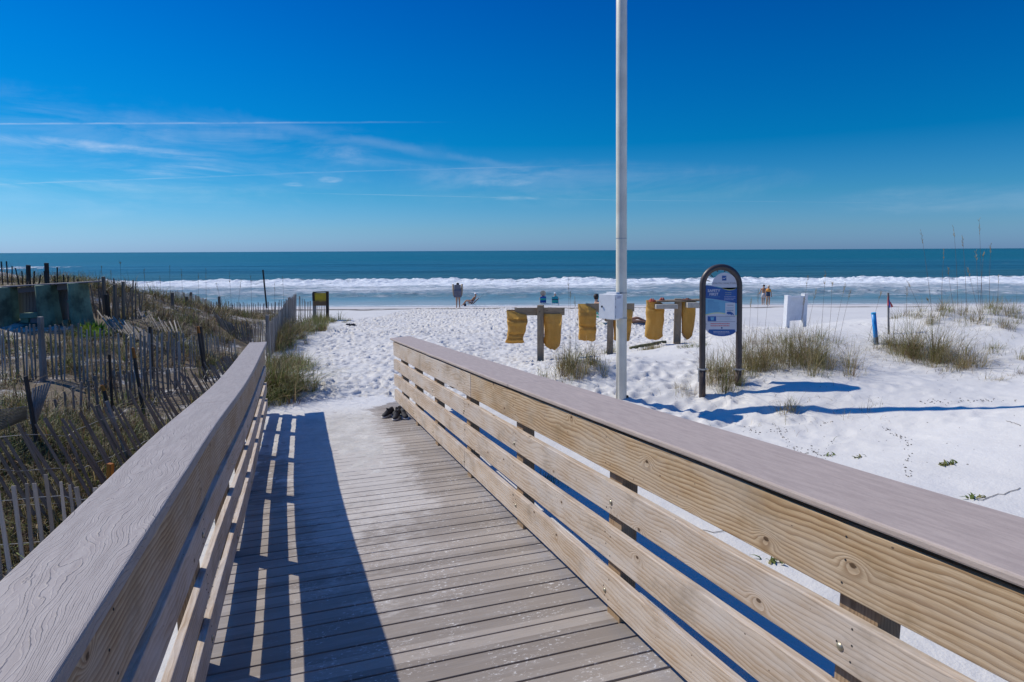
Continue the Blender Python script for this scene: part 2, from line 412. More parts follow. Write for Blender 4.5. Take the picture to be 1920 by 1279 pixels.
# ---------------------------------------------------------------- sea
SEA = -3.2
def water_material():
    m, nt, b = new_mat('sea_water')
    o = nt.node('ShaderNodeNewGeometry').outputs['Position']
    x, y, z = nt.xyz(o)
    st = nt.mul(o, (0.25, 1, 1))
    wob = nt.m('MULTIPLY', nt.m('SUBTRACT', nt.noise(nt.mul(o, (1, 0.3, 1)), 0.05, 5, 0.6), 0.5), 16)
    yy = nt.m('ADD', y, wob)
    far = nt.smooth(yy, 90, 420)
    c = nt.mix(nt.smooth(yy, 57, 66), (0.34, 0.40, 0.41), (0.15, 0.27, 0.31)); c = nt.mix(nt.smooth(yy, 68, 76), c, (0.24, 0.33, 0.38))
    c = nt.mix(nt.smooth(yy, 97, 112), c, (0.030, 0.10, 0.115)); c = nt.mix(nt.smooth(yy, 135, 170), c, (0.02, 0.115, 0.165))
    c = nt.mix(nt.smooth(yy, 170, 420), c, (0.001, 0.098, 0.125))
    c = nt.mix(nt.smooth(y, 700, 3500), c, (0.0, 0.078, 0.098))
    pat = nt.noise(nt.mul(o, (0.12, 1, 1)), 0.045, 5, 0.6)
    c = nt.mix(nt.smooth(pat, 0.35, 0.65, 0.0, 0.45), c, (0.02, 0.075, 0.10))
    # foam
    fn = nt.noise(nt.mul(o, (0.36, 0.8, 1.2)), 1.0, 7, 0.74, 0.4)
    fl = nt.noise(nt.mul(o, (0.35, 1, 1)), 0.16, 4, 0.6)
    fnn = nt.m('ADD', nt.m('MULTIPLY', fn, 0.65), nt.m('MULTIPLY', fl, 0.35))
    dens = nt.m('MULTIPLY', nt.smooth(y, 77, 84), nt.smooth(nt.m('ADD', y, nt.m('MULTIPLY', wob, 0.12)), 103.5, 101.0))
    mid = nt.m('MULTIPLY', nt.smooth(y, 67.5, 70.5), nt.smooth(y, 103, 101))
    edge = nt.m('MULTIPLY', nt.smooth(nt.m('ADD', y, nt.m('MULTIPLY', wob, 0.08)), 58.8, 57.6), 1.0)
    cov = nt.m('ADD', nt.m('MULTIPLY', nt.m('MULTIPLY', dens, nt.smooth(y, 80, 100, 0.3, 1.0)), 0.13), nt.m('ADD', nt.m('MULTIPLY', nt.smooth(y, 61, 72), nt.m('MULTIPLY', nt.smooth(y, 103, 101), 0.140)), nt.m('MULTIPLY', edge, 0.35)))
    out = nt.m('MULTIPLY', nt.smooth(y, 196, 206), nt.smooth(y, 232, 214))
    out = nt.m('MULTIPLY', out, nt.smooth(nt.noise(nt.mul(o, (1, .3, 1)), 0.02, 4), 0.46, 0.62))
    out = nt.m('MULTIPLY', out, nt.smooth(x, 10, -60, 0.45, 1.0))
    cov = nt.m('ADD', cov, nt.m('MULTIPLY', out, 0.20))
    ed = nt.m('SUBTRACT', 0.66, cov)
    soft = nt.m('MULTIPLY', nt.smooth(y, 97, 90), 0.085)
    foam = nt.smooth(fnn, nt.m('SUBTRACT', ed, soft), nt.m('ADD', ed, nt.m('ADD', soft, 0.05)))
    foam = nt.m('MULTIPLY', foam, nt.smooth(cov, 0.02, 0.08))
    c = nt.mix(foam, c, nt.mix(nt.smooth(nt.noise(nt.mul(o, (0.6, 1, 1)), 2.3, 5, .7), .35, .65), (0.60, 0.66, 0.70), (0.84, 0.85, 0.86)))
    nt.set(b.inputs['Base Color'], c)
    nt.set(b.inputs['Roughness'], nt.smooth(foam, 0, 1, 0.28, 0.9))
    nt.set(b.inputs['Specular IOR Level'], nt.smooth(foam, 0, 1, 0.04, 0.03))
    h1 = nt.noise(nt.mul(o, (0.4, 1, 1)), 0.8, 5, 0.65); h2 = nt.noise(nt.mul(o, (0.35, 1, 1)), 0.12, 4, 0.6)
    h = nt.m('ADD', nt.m('MULTIPLY', h1, 0.35), nt.m('MULTIPLY', h2, 1.6))
    h = nt.m('ADD', h, nt.m('MULTIPLY', nt.m('MULTIPLY', foam, fn), 0.5))
    nt.set(b.inputs['Normal'], nt.bump(h, 0.8, 1.0))
    return m
def build_sea():
    def geo(a, b, n): return a*(b/a)**(np.linspace(0, 1, n)[1:])
    xs = np.concatenate([-geo(105, 60000, 40)[::-1], np.arange(-105, 105, 0.3), geo(105, 60000, 40)])
    ys = np.concatenate([np.arange(52, 64, 1.0), np.arange(64, 112, 0.28), np.arange(112, 240, 2.0), geo(240, 70000, 90)])
    X, Y = np.meshgrid(xs, ys)
    Z = np.full_like(X, SEA)
    near = smoothstep(110, 95, np.abs(X))
    # swell
    ph = fbm(X*0.01, Y*0.02, 3, 4)*16
    sw = np.sin((Y+ph)/26*2*math.pi)*0.28+np.sin((Y+ph*.7+X*.04)/11*2*math.pi)*0.08
    Z += sw*smoothstep(112, 150, Y)*smoothstep(1500, 300, Y)*smoothstep(400, 120, np.abs(X))
    # breaking roller with a torn crest
    cr = 102+fbm(X*0.03, X*0, 3, 8)*4+fbm(X*0.3, X*0, 3, 12)*2.0
    hgt = 0.50+fbm(X*0.09, X*0+3, 3, 2)*0.55
    d = Y-cr
    roll = np.where(d > 0, np.exp(-(d/1.3)**2), np.exp(-(d/2.6)**2))
    puff = fbm(X*1.6, Y*1.2, 4, 31)
    Z += near*hgt*roll*(1+puff*1.1)
    cr2 = 71+fbm(X*0.04, X*0+9, 3, 18)*5; d2 = Y-cr2
    roll2 = np.where(d2 > 0, np.exp(-(d2/1.4)**2), np.exp(-(d2/1.0)**2))*smoothstep(-.12, .1, fbm(X*.05, X*0+5, 3, 77))
    Z += near*0.30*roll2*(1+puff*1.6)
    fz = (smoothstep(66, 74, Y)*0.3+smoothstep(92, 98, Y)*0.45)*smoothstep(104, 100, Y)*near
    Z += fz*(fbm(X*1.2, Y*0.7, 4, 41)*0.55+fbm(X*0.3, Y*0.3, 3, 43)*0.2)
    Z += near*smoothstep(58, 62, Y)*smoothstep(112, 100, Y)*fbm(X*0.25, Y*0.6, 3, 61)*0.16
    # dark swell face standing up behind the roller
    Z += near*np.exp(-((Y-(cr+13))/7.0)**2)*0.45
    o = grid_object('sea', xs, ys, Z, water_material(), 'teal blue sea with a white breaker rolling in along the shore')
build_sea()
#@@OBJECTS
# ---------------------------------------------------------------- wood
def wood_material(name, light, mid, dark, linec=(0.25, 0.8), knots=1.0, ring=46.0, warm=0.0, rough=0.75, grey=(0.42, 0.40, 0.38), greyamt=0.5):
    m, nt, b = new_mat(name)
    uv = nt.node('ShaderNodeUVMap').outputs[0]
    u, v, _ = nt.xyz(uv)
    p = nt.comb(nt.m('MULTIPLY', u, 1.5), nt.m('MULTIPLY', v, 2.6), 0.0)
    low = nt.noise(nt.mul(uv, (0.55, 2.4, 1)), 1.0, 3, 0.5)
    wig = nt.noise(nt.mul(uv, (3.0, 9.0, 1)), 1.0, 3, 0.5)
    k = nt.node('ShaderNodeTexVoronoi', feature='F1', voronoi_dimensions='2D'); nt.set(k.inputs['Vector'], p); k.inputs['Scale'].default_value = 1.7
    kd = k.outputs['Distance']; kr = nt.xyz(k.outputs['Color'])[0]
    big = nt.m('MULTIPLY', nt.smooth(kd, 0.20, 0.0), nt.smooth(kr, 0.50, 0.6))
    g = nt.m('ADD', nt.m('MULTIPLY', v, ring*0.95), nt.m('MULTIPLY', low, 9.5))
    g = nt.m('ADD', g, nt.m('ADD', nt.m('MULTIPLY', wig, 2.2), nt.m('MULTIPLY', big, 2.6*knots)))
    w = nt.m('FRACT', g)
    line = nt.m('MULTIPLY', nt.smooth(w, 0.15, 0.92), nt.smooth(w, 1.0, 0.93))
    fine = nt.noise(nt.mul(uv, (6, 240, 1)), 1.0, 4, 0.6)
    blot = nt.noise(nt.mul(uv, (1.6, 5.0, 1)), 1.3, 5, 0.6)
    c = nt.mix(nt.smooth(blot, 0.35, 0.68), light, mid)
    c = nt.mix(nt.m('MULTIPLY', line, nt.smooth(blot, 0.25, 0.75, *linec)), c, dark)
    c = nt.mix(nt.smooth(fine, 0.45, 0.75, 0, 0.5), c, dark)
    stn = nt.noise(nt.mul(uv, (1.1, 1.6, 1)), 1.9, 6, 0.7)
    c = nt.mix(nt.smooth(stn, 0.50, 0.70, 0, 0.75), c, tuple(q*0.55 for q in mid))
    c = nt.mix(nt.smooth(nt.noise(nt.mul(uv, (0.9, 2.5, 1)), 2.2, 5, 0.65), 0.4, 0.72, 0, greyamt), c, grey)
    kn = nt.m('MULTIPLY', nt.smooth(nt.m('ADD', kd, nt.m('MULTIPLY', nt.m('SUBTRACT', fine, .5), .03)), 0.040, 0.024), nt.smooth(kr, 0.60, 0.62))
    c = nt.mix(nt.m('MULTIPLY', kn, 0.97*min(1, knots)), c, (0.035, 0.02, 0.012))
    halo = nt.m('MULTIPLY', nt.smooth(kd, 0.10, 0.04), nt.smooth(kr, 0.6, 0.62))
    c = nt.mix(nt.m('MULTIPLY', halo, 0.25), c, dark)
    # small dark specks and nail stains
    spn = nt.node('ShaderNodeTexVoronoi', feature='F1', voronoi_dimensions='2D'); nt.set(spn.inputs['Vector'], nt.mul(uv, (1, 1.5, 1))); spn.inputs['Scale'].default_value = 8.0
    sz = nt.xyz(spn.outputs['Color'])
    sp = nt.m('SUBTRACT', spn.outputs['Distance'], nt.m('MULTIPLY', sz[1], 0.035))
    c = nt.mix(nt.m('MULTIPLY', nt.smooth(sp, 0.02, 0.0, 0, 0.8), nt.smooth(sz[0], 0.72, 0.74)), c, (0.06, 0.04, 0.03))
    chk = nt.noise(nt.mul(uv, (2.2, 170, 1)), 1.0, 2, 0.5)          # fine drying checks along the grain
    c = nt.mix(nt.m('MULTIPLY', nt.smooth(chk, 0.70, 0.76), nt.smooth(blot, 0.45, 0.6, 0, 0.7)), c, (0.10, 0.07, 0.05))
    nt.set(b.inputs['Base Color'], c); b.inputs['Roughness'].default_value = rough; b.inputs['Specular IOR Level'].default_value = 0.25
    h = nt.m('SUBTRACT', nt.m('MULTIPLY', fine, 0.5), nt.m('ADD', nt.m('MULTIPLY', line, 0.5), nt.m('MULTIPLY', kn, 0.8)))
    nt.set(b.inputs['Normal'], nt.bump(h, 0.35, 0.004))
    return m
PINE = wood_material('weathered_pine', (0.58, 0.485, 0.395), (0.50, 0.395, 0.295), (0.32, 0.215, 0.135), linec=(0.2, 0.95), greyamt=0.7, grey=(0.54, 0.49, 0.45))
PINE_TOP = wood_material('golden_pine', (0.56, 0.43, 0.29), (0.49, 0.335, 0.185), (0.23, 0.13, 0.06), linec=(0.5, 1.0), ring=62, greyamt=0.35, grey=(0.50, 0.45, 0.39))
POSTWOOD = wood_material('post_pine', (0.36, 0.25, 0.15), (0.29, 0.19, 0.11), (0.15, 0.09, 0.05), knots=0.4, ring=70, greyamt=0.2)
GREYWOOD = wood_material('silvered_wood', (0.34, 0.31, 0.28), (0.26, 0.23, 0.20), (0.12, 0.10, 0.085), knots=0.5, ring=60, grey=(0.36, 0.34, 0.32))
BROWNWOOD = wood_material('old_brown_wood', (0.26, 0.20, 0.145), (0.19, 0.14, 0.10), (0.08, 0.06, 0.04), knots=0.6, ring=60, grey=(0.25, 0.23, 0.2))
DARKWOOD = wood_material('dark_stake_wood', (0.07, 0.055, 0.045), (0.05, 0.04, 0.032), (0.025, 0.02, 0.016), knots=0.2, ring=60, grey=(0.09, 0.08, 0.07))
ORANGEWOOD = wood_material('orange_tipped_wood', (0.62, 0.24, 0.03), (0.42, 0.13, 0.02), (0.12, 0.05, 0.02), knots=0.2, ring=60, grey=(0.3, 0.15, 0.05), greyamt=0.3)
def slat_material():
    m, nt, b = new_mat('fence_slat_wood')
    uv = nt.node('ShaderNodeUVMap').outputs[0]; o = nt.node('ShaderNodeTexCoord').outputs['Object']
    f = nt.noise(nt.mul(uv, (6, 120, 1)), 1.0, 4, 0.6); big = nt.noise(o, 1.7, 4, 0.7); pick = nt.noise(nt.mul(uv, (0.05, 0.05, 1)), 6.0, 2)
    c = nt.mix(nt.smooth(pick, 0.3, 0.7), (0.17, 0.145, 0.12), (0.46, 0.41, 0.355))
    c = nt.mix(nt.smooth(f, 0.45, 0.75, 0, 0.6), c, (0.10, 0.085, 0.07))
    c = nt.mix(nt.smooth(big, 0.5, 0.75, 0, 0.4), c, (0.22, 0.16, 0.11))
    nt.set(b.inputs['Base Color'], c); b.inputs['Roughness'].default_value = 0.9
    nt.set(b.inputs['Normal'], nt.bump(f, 0.4, 0.003))
    return m
SLAT = slat_material()
WIRE = simple('galvanised_wire', (0.30, 0.29, 0.28), 0.5, metal=0.6)
def composite(name, c1, c2, emboss):
    m, nt, b = new_mat(name)
    uv = nt.node('ShaderNodeUVMap').outputs[0]; o = nt.node('ShaderNodeTexCoord').outputs['Object']
    u, v, _ = nt.xyz(uv)
    n = nt.noise(nt.mul(uv, (2.0, 14, 1)), 3.0, 5, 0.65); sp = nt.noise(nt.mul(uv, (60, 150, 1)), 1.0, 3, 0.7)
    c = nt.mix(nt.smooth(n, 0.35, 0.65), c1, c2)
    c = nt.mix(nt.smooth(sp, 0.5, 0.75, 0, 0.35), c, tuple(q*0.62 for q in c1))
    c = nt.mix(nt.smooth(nt.noise(uv, 2.1, 5, 0.6), 0.5, 0.8, 0, 0.3), c, tuple(min(1, q*1.3) for q in c2))
    if emboss:
        wv = nt.comb(nt.m('MULTIPLY', u, 2.1), nt.m('MULTIPLY', v, 8.0), 0)
        low = nt.noise(nt.comb(nt.m('MULTIPLY', u, 1.25), nt.m('MULTIPLY', v, 5.0), 0), 1.35, 2, 0.45); wig = nt.noise(nt.mul(uv, (11, 30, 1)), 1.0, 3, 0.55)
        k = nt.node('ShaderNodeTexVoronoi', feature='SMOOTH_F1'); nt.set(k.inputs['Vector'], wv); k.inputs['Scale'].default_value = 0.9; k.inputs['Smoothness'].default_value = 0.4
        g = nt.m('ADD', nt.m('MULTIPLY', v, 62), nt.m('ADD', nt.m('MULTIPLY', low, 15), nt.m('MULTIPLY', wig, 1.3)))
        g = nt.m('ADD', g, nt.m('MULTIPLY', nt.smooth(k.outputs['Distance'], 0.5, 0.0), 2.0))
        w = nt.m('PINGPONG', g, 0.5)
        brk = nt.smooth(nt.noise(nt.mul(uv, (7, 20, 1)), 1.0, 3, 0.6), 0.36, 0.54)
        groove = nt.m('MULTIPLY', nt.smooth(w, 0.10, 0.0), brk)
        shallow = nt.smooth(nt.m('PINGPONG', nt.m('MULTIPLY', g, 2.0), 0.5), 0.2, 0.0)
        h = nt.m('SUBTRACT', nt.m('MULTIPLY', sp, 0.12), nt.m('ADD', nt.m('MULTIPLY', groove, 1.0), nt.m('MULTIPLY', shallow, 0.22)))
        c = nt.mix(nt.m('MULTIPLY', groove, 0.30), c, tuple(q*0.5 for q in c1))
        nt.set(b.inputs['Normal'], nt.bump(h, 0.55, 0.004))
    else:
        nt.set(b.inputs['Normal'], nt.bump(nt.m('ADD', sp, n), 0.25, 0.003))
    nt.set(b.inputs['Base Color'], c); b.inputs['Roughness'].default_value = 0.62; b.inputs['Specular IOR Level'].default_value = 0.35
    return m
CAP_L = composite('embossed_composite_cap', (0.32, 0.270, 0.245), (0.375, 0.325, 0.295), True)
CAP_R = composite('composite_cap', (0.37, 0.295, 0.255), (0.44, 0.355, 0.305), False)
def deck_material():
    m, nt, b = new_mat('composite_deck_boards')
    uv = nt.node('ShaderNodeUVMap').outputs[0]; pos = nt.node('ShaderNodeNewGeometry').outputs['Position']
    s = nt.vm('DOT_PRODUCT', pos, tuple(DH)); t = nt.vm('DOT_PRODUCT', pos, tuple(RT))
    bid = nt.m('FLOOR', nt.m('DIVIDE', nt.m('ADD', s, 40.0-2.5937+0.0028), 0.1446))
    wn = nt.node('ShaderNodeTexWhiteNoise', noise_dimensions='1D'); nt.set(wn.inputs['W'], bid)
    fine = nt.noise(nt.comb(nt.m('MULTIPLY', t, 7.0), nt.m('MULTIPLY', s, 130.0), bid), 1.0, 4, 0.6)
    st2 = nt.noise(nt.comb(nt.m('MULTIPLY', t, 1.8), nt.m('MULTIPLY', s, 22.0), bid), 1.0, 4, 0.6)
    c = nt.mix(wn.outputs[0], (0.235, 0.20, 0.172), (0.345, 0.30, 0.262))
    c = nt.mix(nt.smooth(fine, 0.45, 0.75, 0, 0.4), c, (0.18, 0.162, 0.152))
    c = nt.mix(nt.smooth(st2, 0.45, 0.75, 0, 0.45), c, (0.36, 0.33, 0.31))
    # sand trodden into the boards: thicker towards the beach and along the walked middle
    big = nt.noise(nt.comb(t, s, 0), 1.7, 6, 0.65); sm = nt.noise(nt.comb(nt.m('MULTIPLY', t, 10), nt.m('MULTIPLY', s, 24), 0), 1.0, 5, 0.7)
    walk = nt.m('MULTIPLY', nt.smooth(t, -0.7, 0.3), nt.smooth(t, 1.55, 0.8))
    base = nt.smooth(s, 1.0, 7.5, 0.05, 0.34)
    amt = nt.m('ADD', nt.m('MULTIPLY', walk, base), nt.m('ADD', nt.m('MULTIPLY', big, 0.42), nt.m('MULTIPLY', sm, 0.36)))
    dust = nt.smooth(amt, 0.53, 0.68)
    c = nt.mix(nt.m('MULTIPLY', dust, 0.5), c, (0.66, 0.63, 0.60))
    fleck = nt.smooth(nt.noise(nt.comb(nt.m('MULTIPLY', t, 34), nt.m('MULTIPLY', s, 60), 3), 1.0, 4, 0.75), 0.555, 0.64)
    scf = nt.noise(nt.comb(nt.m('MULTIPLY', t, 3.2), nt.m('MULTIPLY', s, 3.6), 9), 1.0, 5, 0.7)
    fleck = nt.m('MULTIPLY', fleck, nt.m('MULTIPLY', nt.smooth(scf, 0.46, 0.60), nt.smooth(t, -0.35, 0.2)))
    c = nt.mix(nt.m('MULTIPLY', fleck, 0.8), c, (0.78, 0.76, 0.74))
    nt.set(b.inputs['Base Color'], c); b.inputs['Roughness'].default_value = 0.72; b.inputs['Specular IOR Level'].default_value = 0.3
    nt.set(b.inputs['Normal'], nt.bump(nt.m('ADD', fine, nt.m('MULTIPLY', fleck, 0.6)), 0.3, 0.003))
    return m
DECK = deck_material()
BRASS = simple('weathered_bolt_head', (0.42, 0.38, 0.28), 0.45, metal=0.8)
BLACK = simple('black_rubber', (0.02, 0.02, 0.022), 0.7)

# ---------------------------------------------------------------- boardwalk
def dzL(s): return float(np.interp(s, [-4, 0, 3.5, 4.5, 5.5, 6.5, 7.5, 9, 10.8], [0, 0, -.005, -.03, -.055, -.062, -.052, -.02, .012]))
def dzR(s): return float(np.interp(s, [-4, 5, 8, 10.8], [0, 0, .01, .025]))
BW = empty('boardwalk', RP(0, 0.5, 0), 'composite boardwalk ramp with pine side railings sloping down onto the beach', 'boardwalk')
MW = Matrix.Translation(-BW.location)
def finish(o):
    o.parent = BW; o.matrix_parent_inverse = MW; return o
def rail_plank(mb, s0, s1, t0, t1, h0, h1, dz, step=0.45, skew=0.0, mi=0):
    n = max(2, int((s1-s0)/step)+1); ss = np.linspace(s0, s1, n); q = rnd.random()*37; b = len(mb.v)
    wob = [rnd.uniform(-.0015, .0015) for _ in ss]
    for i, s in enumerate(ss):
        for (t, h) in ((t0, h0), (t1, h0), (t1, h1), (t0, h1)):
            e = skew*(t-t0)/(t1-t0) if i == n-1 else 0
            mb.v.append(tuple(RP(s+e, t+wob[i], h+dz(s)+wob[i])))
    per = [0, t1-t0, (t1-t0)+(h1-h0), 2*(t1-t0)+(h1-h0), 2*(t1-t0)+2*(h1-h0)]
    for i in range(n-1):
        for k in range(4):
            k2 = (k+1) % 4; a = b+i*4
            mb.f.append([a+k, a+k2, a+4+k2, a+4+k]); mb.mi.append(mi)
            mb.uv += [(ss[i]+q, per[k]+q), (ss[i]+q, per[k+1]+q), (ss[i+1]+q, per[k+1]+q), (ss[i+1]+q, per[k]+q)]
    mb.f.append([b, b+3, b+2, b+1]); mb.mi.append(mi); mb.uv += [(q, q), (q, q+.1), (q+.03, q+.1), (q+.03, q)]
    a = b+(n-1)*4; mb.f.append([a, a+1, a+2, a+3]); mb.mi.append(mi); mb.uv += [(q, q), (q+.03, q), (q+.03, q+.1), (q, q+.1)]
def build_boardwalk():
    mb = MB()
    g0 = 2.5937
    for k in range(-46, 58):
        a = g0+k*0.1446+0.005; b = a+0.1322
        if b > 10.95: break
        j = rnd.uniform(-.0015, .0015); zt_ = rnd.uniform(-.0012, .0012)
        vs = []
        for h in (-0.040, 0.0):
            for t in (-0.62, 1.655):
                for s in (a, b): vs.append(RP(s+j, t+rnd.uniform(-.004, .004), h+zt_))
        mb.add(vs, [(0, 1, 3, 2), (4, 6, 7, 5), (0, 4, 5, 1), (2, 3, 7, 6), (0, 2, 6, 4), (1, 5, 7, 3)])
    finish(mb.build('deck_boards', DECK, bevel=0.003))
    for t in (-0.50, 0.15, 0.8, 1.46):
        mb = MB(); mb.beam(RP(-3.9, t, -0.114), RP(10.2, t, -0.114), 0.04, 0.14, up=Vector((0, 0, 1)))
        finish(mb.build('joist', BROWNWOOD))
    levels = ((0.080, 0.262), (0.330, 0.508), (0.582, 0.748), (0.808, 1.026))
    levR = levels; levL = ((0.082, 0.235), (0.339, 0.488), (0.604, 0.752), (0.805, 1.036))
    for side in (-1, 1):
        ti = -0.437 if side < 0 else 1.48; dz = dzL if side < 0 else dzR
        to = ti+side*(0.038 if side > 0 else .032); levels = levR if side > 0 else levL
        for li, (h0, h1) in enumerate(levels):
            if side > 0: cuts = ([-4, 5.46, 10.12] if li == 3 else [-4, 0.2+li*.3, 5.72, 10.12])
            else: cuts = [-4, 1.62+1.47*(li % 2), 6.07, 10.42]
            for i in range(len(cuts)-1):
                mb = MB(); a, b = cuts[i]+0.0015, cuts[i+1]-0.0015
                rail_plank(mb, a, b, min(ti, to), max(ti, to), h0, h1, dz)
                o = mb.build('rail_board', PINE_TOP if (li == 3 and not (side > 0 and i == 1)) else PINE, bevel=0.004)
                finish(o)
                if li == 3 and side > 0 and i == 0: o['label'] = 'wide golden knotty top board of the right railing'
        # cap
        t0, t1 = (-0.672, -0.412) if side < 0 else (1.462, 1.845)
        cuts = [-4, 4.36, 8.15, 10.35] if side > 0 else [-4, 1.1, 4.62, 8.2, 10.85]
        for i in range(len(cuts)-1):
            mb = MB(); last = i == len(cuts)-2
            rail_plank(mb, cuts[i]+0.001, cuts[i+1]-0.001, t0, t1, 1.044 if side > 0 else 1.045, 1.070 if side > 0 else 1.090, dz, skew=(0.35 if last and side > 0 else 0))
            finish(mb.build('cap_rail', CAP_L if side < 0 else CAP_R, bevel=0.007))
        if side < 0:
            mb = MB(); rail_plank(mb, -4, 10.3, -0.652, -0.618, 0.93, 1.058, dz); finish(mb.build('shade_apron', PINE, bevel=.003))  # unseen outer board, added to keep sun off the second board
        # dark sub-rail under the cap
        mb = MB(); rail_plank(mb, -4, 10.0, *( (-0.56, -0.478) if side < 0 else (1.524, 1.61)), 1.005, 1.0415, dz)
        finish(mb.build('sub_rail', BROWNWOOD))
        pos = [-2.8, -1.33, 0.14, 1.61, 3.08, 4.55, 6.06, 7.53, 8.985, 10.28] if side < 0 else [-3, -1.55, -0.1, 1.32, 2.80, 4.26, 5.70, 7.15, 8.42, 9.55]
        for s in pos:
            a = to+side*0.0015; b = a+side*0.09; mb = MB(); zb = -1.1-0.02*s
            vs = []
            for h in (zb, 1.003+dz(s)):
                for t in (min(a, b), max(a, b)):
                    for e in (-0.068, 0.068): 
                        p = RP(s+e, t, h); p.z = h-SL*s; vs.append(p)
            q = rnd.random()*5; H_ = 2.1
            f = [(0, 1, 3, 2), (4, 6, 7, 5), (0, 4, 5, 1), (2, 3, 7, 6), (0, 2, 6, 4), (1, 5, 7, 3)]
            U = lambda w: [(q, q), (q+H_, q), (q+H_, q+w), (q, q+w)]
            mb.add(vs, f, 0, [U(.09), U(.09), U(.135), [(q, q), (q, q+.135), (q+H_, q+.135), (q+H_, q)], [(q, q), (q, q+.09), (q+H_, q+.09), (q+H_, q)], U(.09)])
            finish(mb.build('post', POSTWOOD, bevel=0.003))
            # bolt heads and nails on the boards
            if s > 0:
                for li in (0, 2):
                    h = (levels[li][0]+levels[li][1])/2+dz(s)-rnd.uniform(.0, .03); c = RP(s+rnd.uniform(-.03, .03), ti, h); nn = RT*(-side)
                    mb = MB(); mb.tube([c, c+nn*0.003, c+nn*0.007], [0.0135, 0.0125, 0.006], 12)
                    finish(mb.build('bolt_head', BRASS, smooth=True))
    # nails: tiny dark heads, one piece
    mb = MB()
    for side in (-1, 1):
        ti = -0.437 if side < 0 else 1.48; dz = dzL if side < 0 else dzR
        for s in ([1.61, 3.08, 4.55, 6.06, 7.53, 8.985] if side < 0 else [1.32, 2.80, 4.26, 5.70, 7.15, 8.42, 9.55]):
            for h0, h1 in (levL if side < 0 else levR):
                for f in (0.2, 0.5, 0.8):
                    for e in (-.02, .03):
                        if rnd.random() < 0.45: continue
                        c = RP(s+e+rnd.uniform(-.01, .01), ti, h0+(h1-h0)*(f+rnd.uniform(-.05, .05))+dz(s)); nn = RT*(-side)
                        mb.tube([c, c+nn*0.0012], 0.0038, 7)
    o = finish(mb.build('nail_heads', BLACK)); o['kind'] = 'stuff'
build_boardwalk()

def trodden_sand():
    m, nt, b = new_mat('trodden_sand'); o = nt.node('ShaderNodeNewGeometry').outputs['Position']
    n = nt.noise(o, 3.5, 6, .7); n2 = nt.noise(o, 26, 5, .7)
    c = nt.mix(nt.smooth(n, .3, .7), (.42, .40, .375), (.56, .54, .515)); c = nt.mix(nt.smooth(n2, .45, .75, 0, .5), c, (.33, .31, .29))
    sgt = nt.vm('DOT_PRODUCT', o, tuple(DH)); c = nt.mix(nt.smooth(sgt, 9.3, 10.6), c, (.61, .595, .58))
    nt.set(b.inputs['Base Color'], c); b.inputs['Roughness'].default_value = .95; nt.set(b.inputs['Normal'], nt.bump(n2, .5, .02)); return m
def build_drift():
    ss = np.arange(3.2, 11.3, 0.03); ts = np.arange(-0.60, 1.60, 0.02)
    T, Sg = np.meshgrid(ts, ss)
    n = fbm(T*3.0, Sg*3.0, 5, 51); nf = fbm(T*11, Sg*11, 4, 55); nb = fbm(T*1.1, Sg*0.9, 3, 58)
    right = 1.12+nb*0.45+n*0.35+0.5*smoothstep(9.9, 10.7, Sg)
    m = smoothstep(3.4, 8.6, Sg+nb*1.8+n*1.2)
    side = smoothstep(right+.20, right-.30, T)
    amt = m*side
    H = -0.0165+amt*0.0215+n*0.013+nf*0.013*(.5+amt)+smoothstep(10.2, 11, Sg)*0.02
    Xg = DH.x*Sg+RT.x*T; Yg = DH.y*Sg+RT.y*T; Z = -SL*Sg+H
    grid_object('sand_drift', None, None, Z, trodden_sand(), 'thin drift of white sand blown over the lower boards of the ramp', X=Xg, Y=Yg)
build_drift()
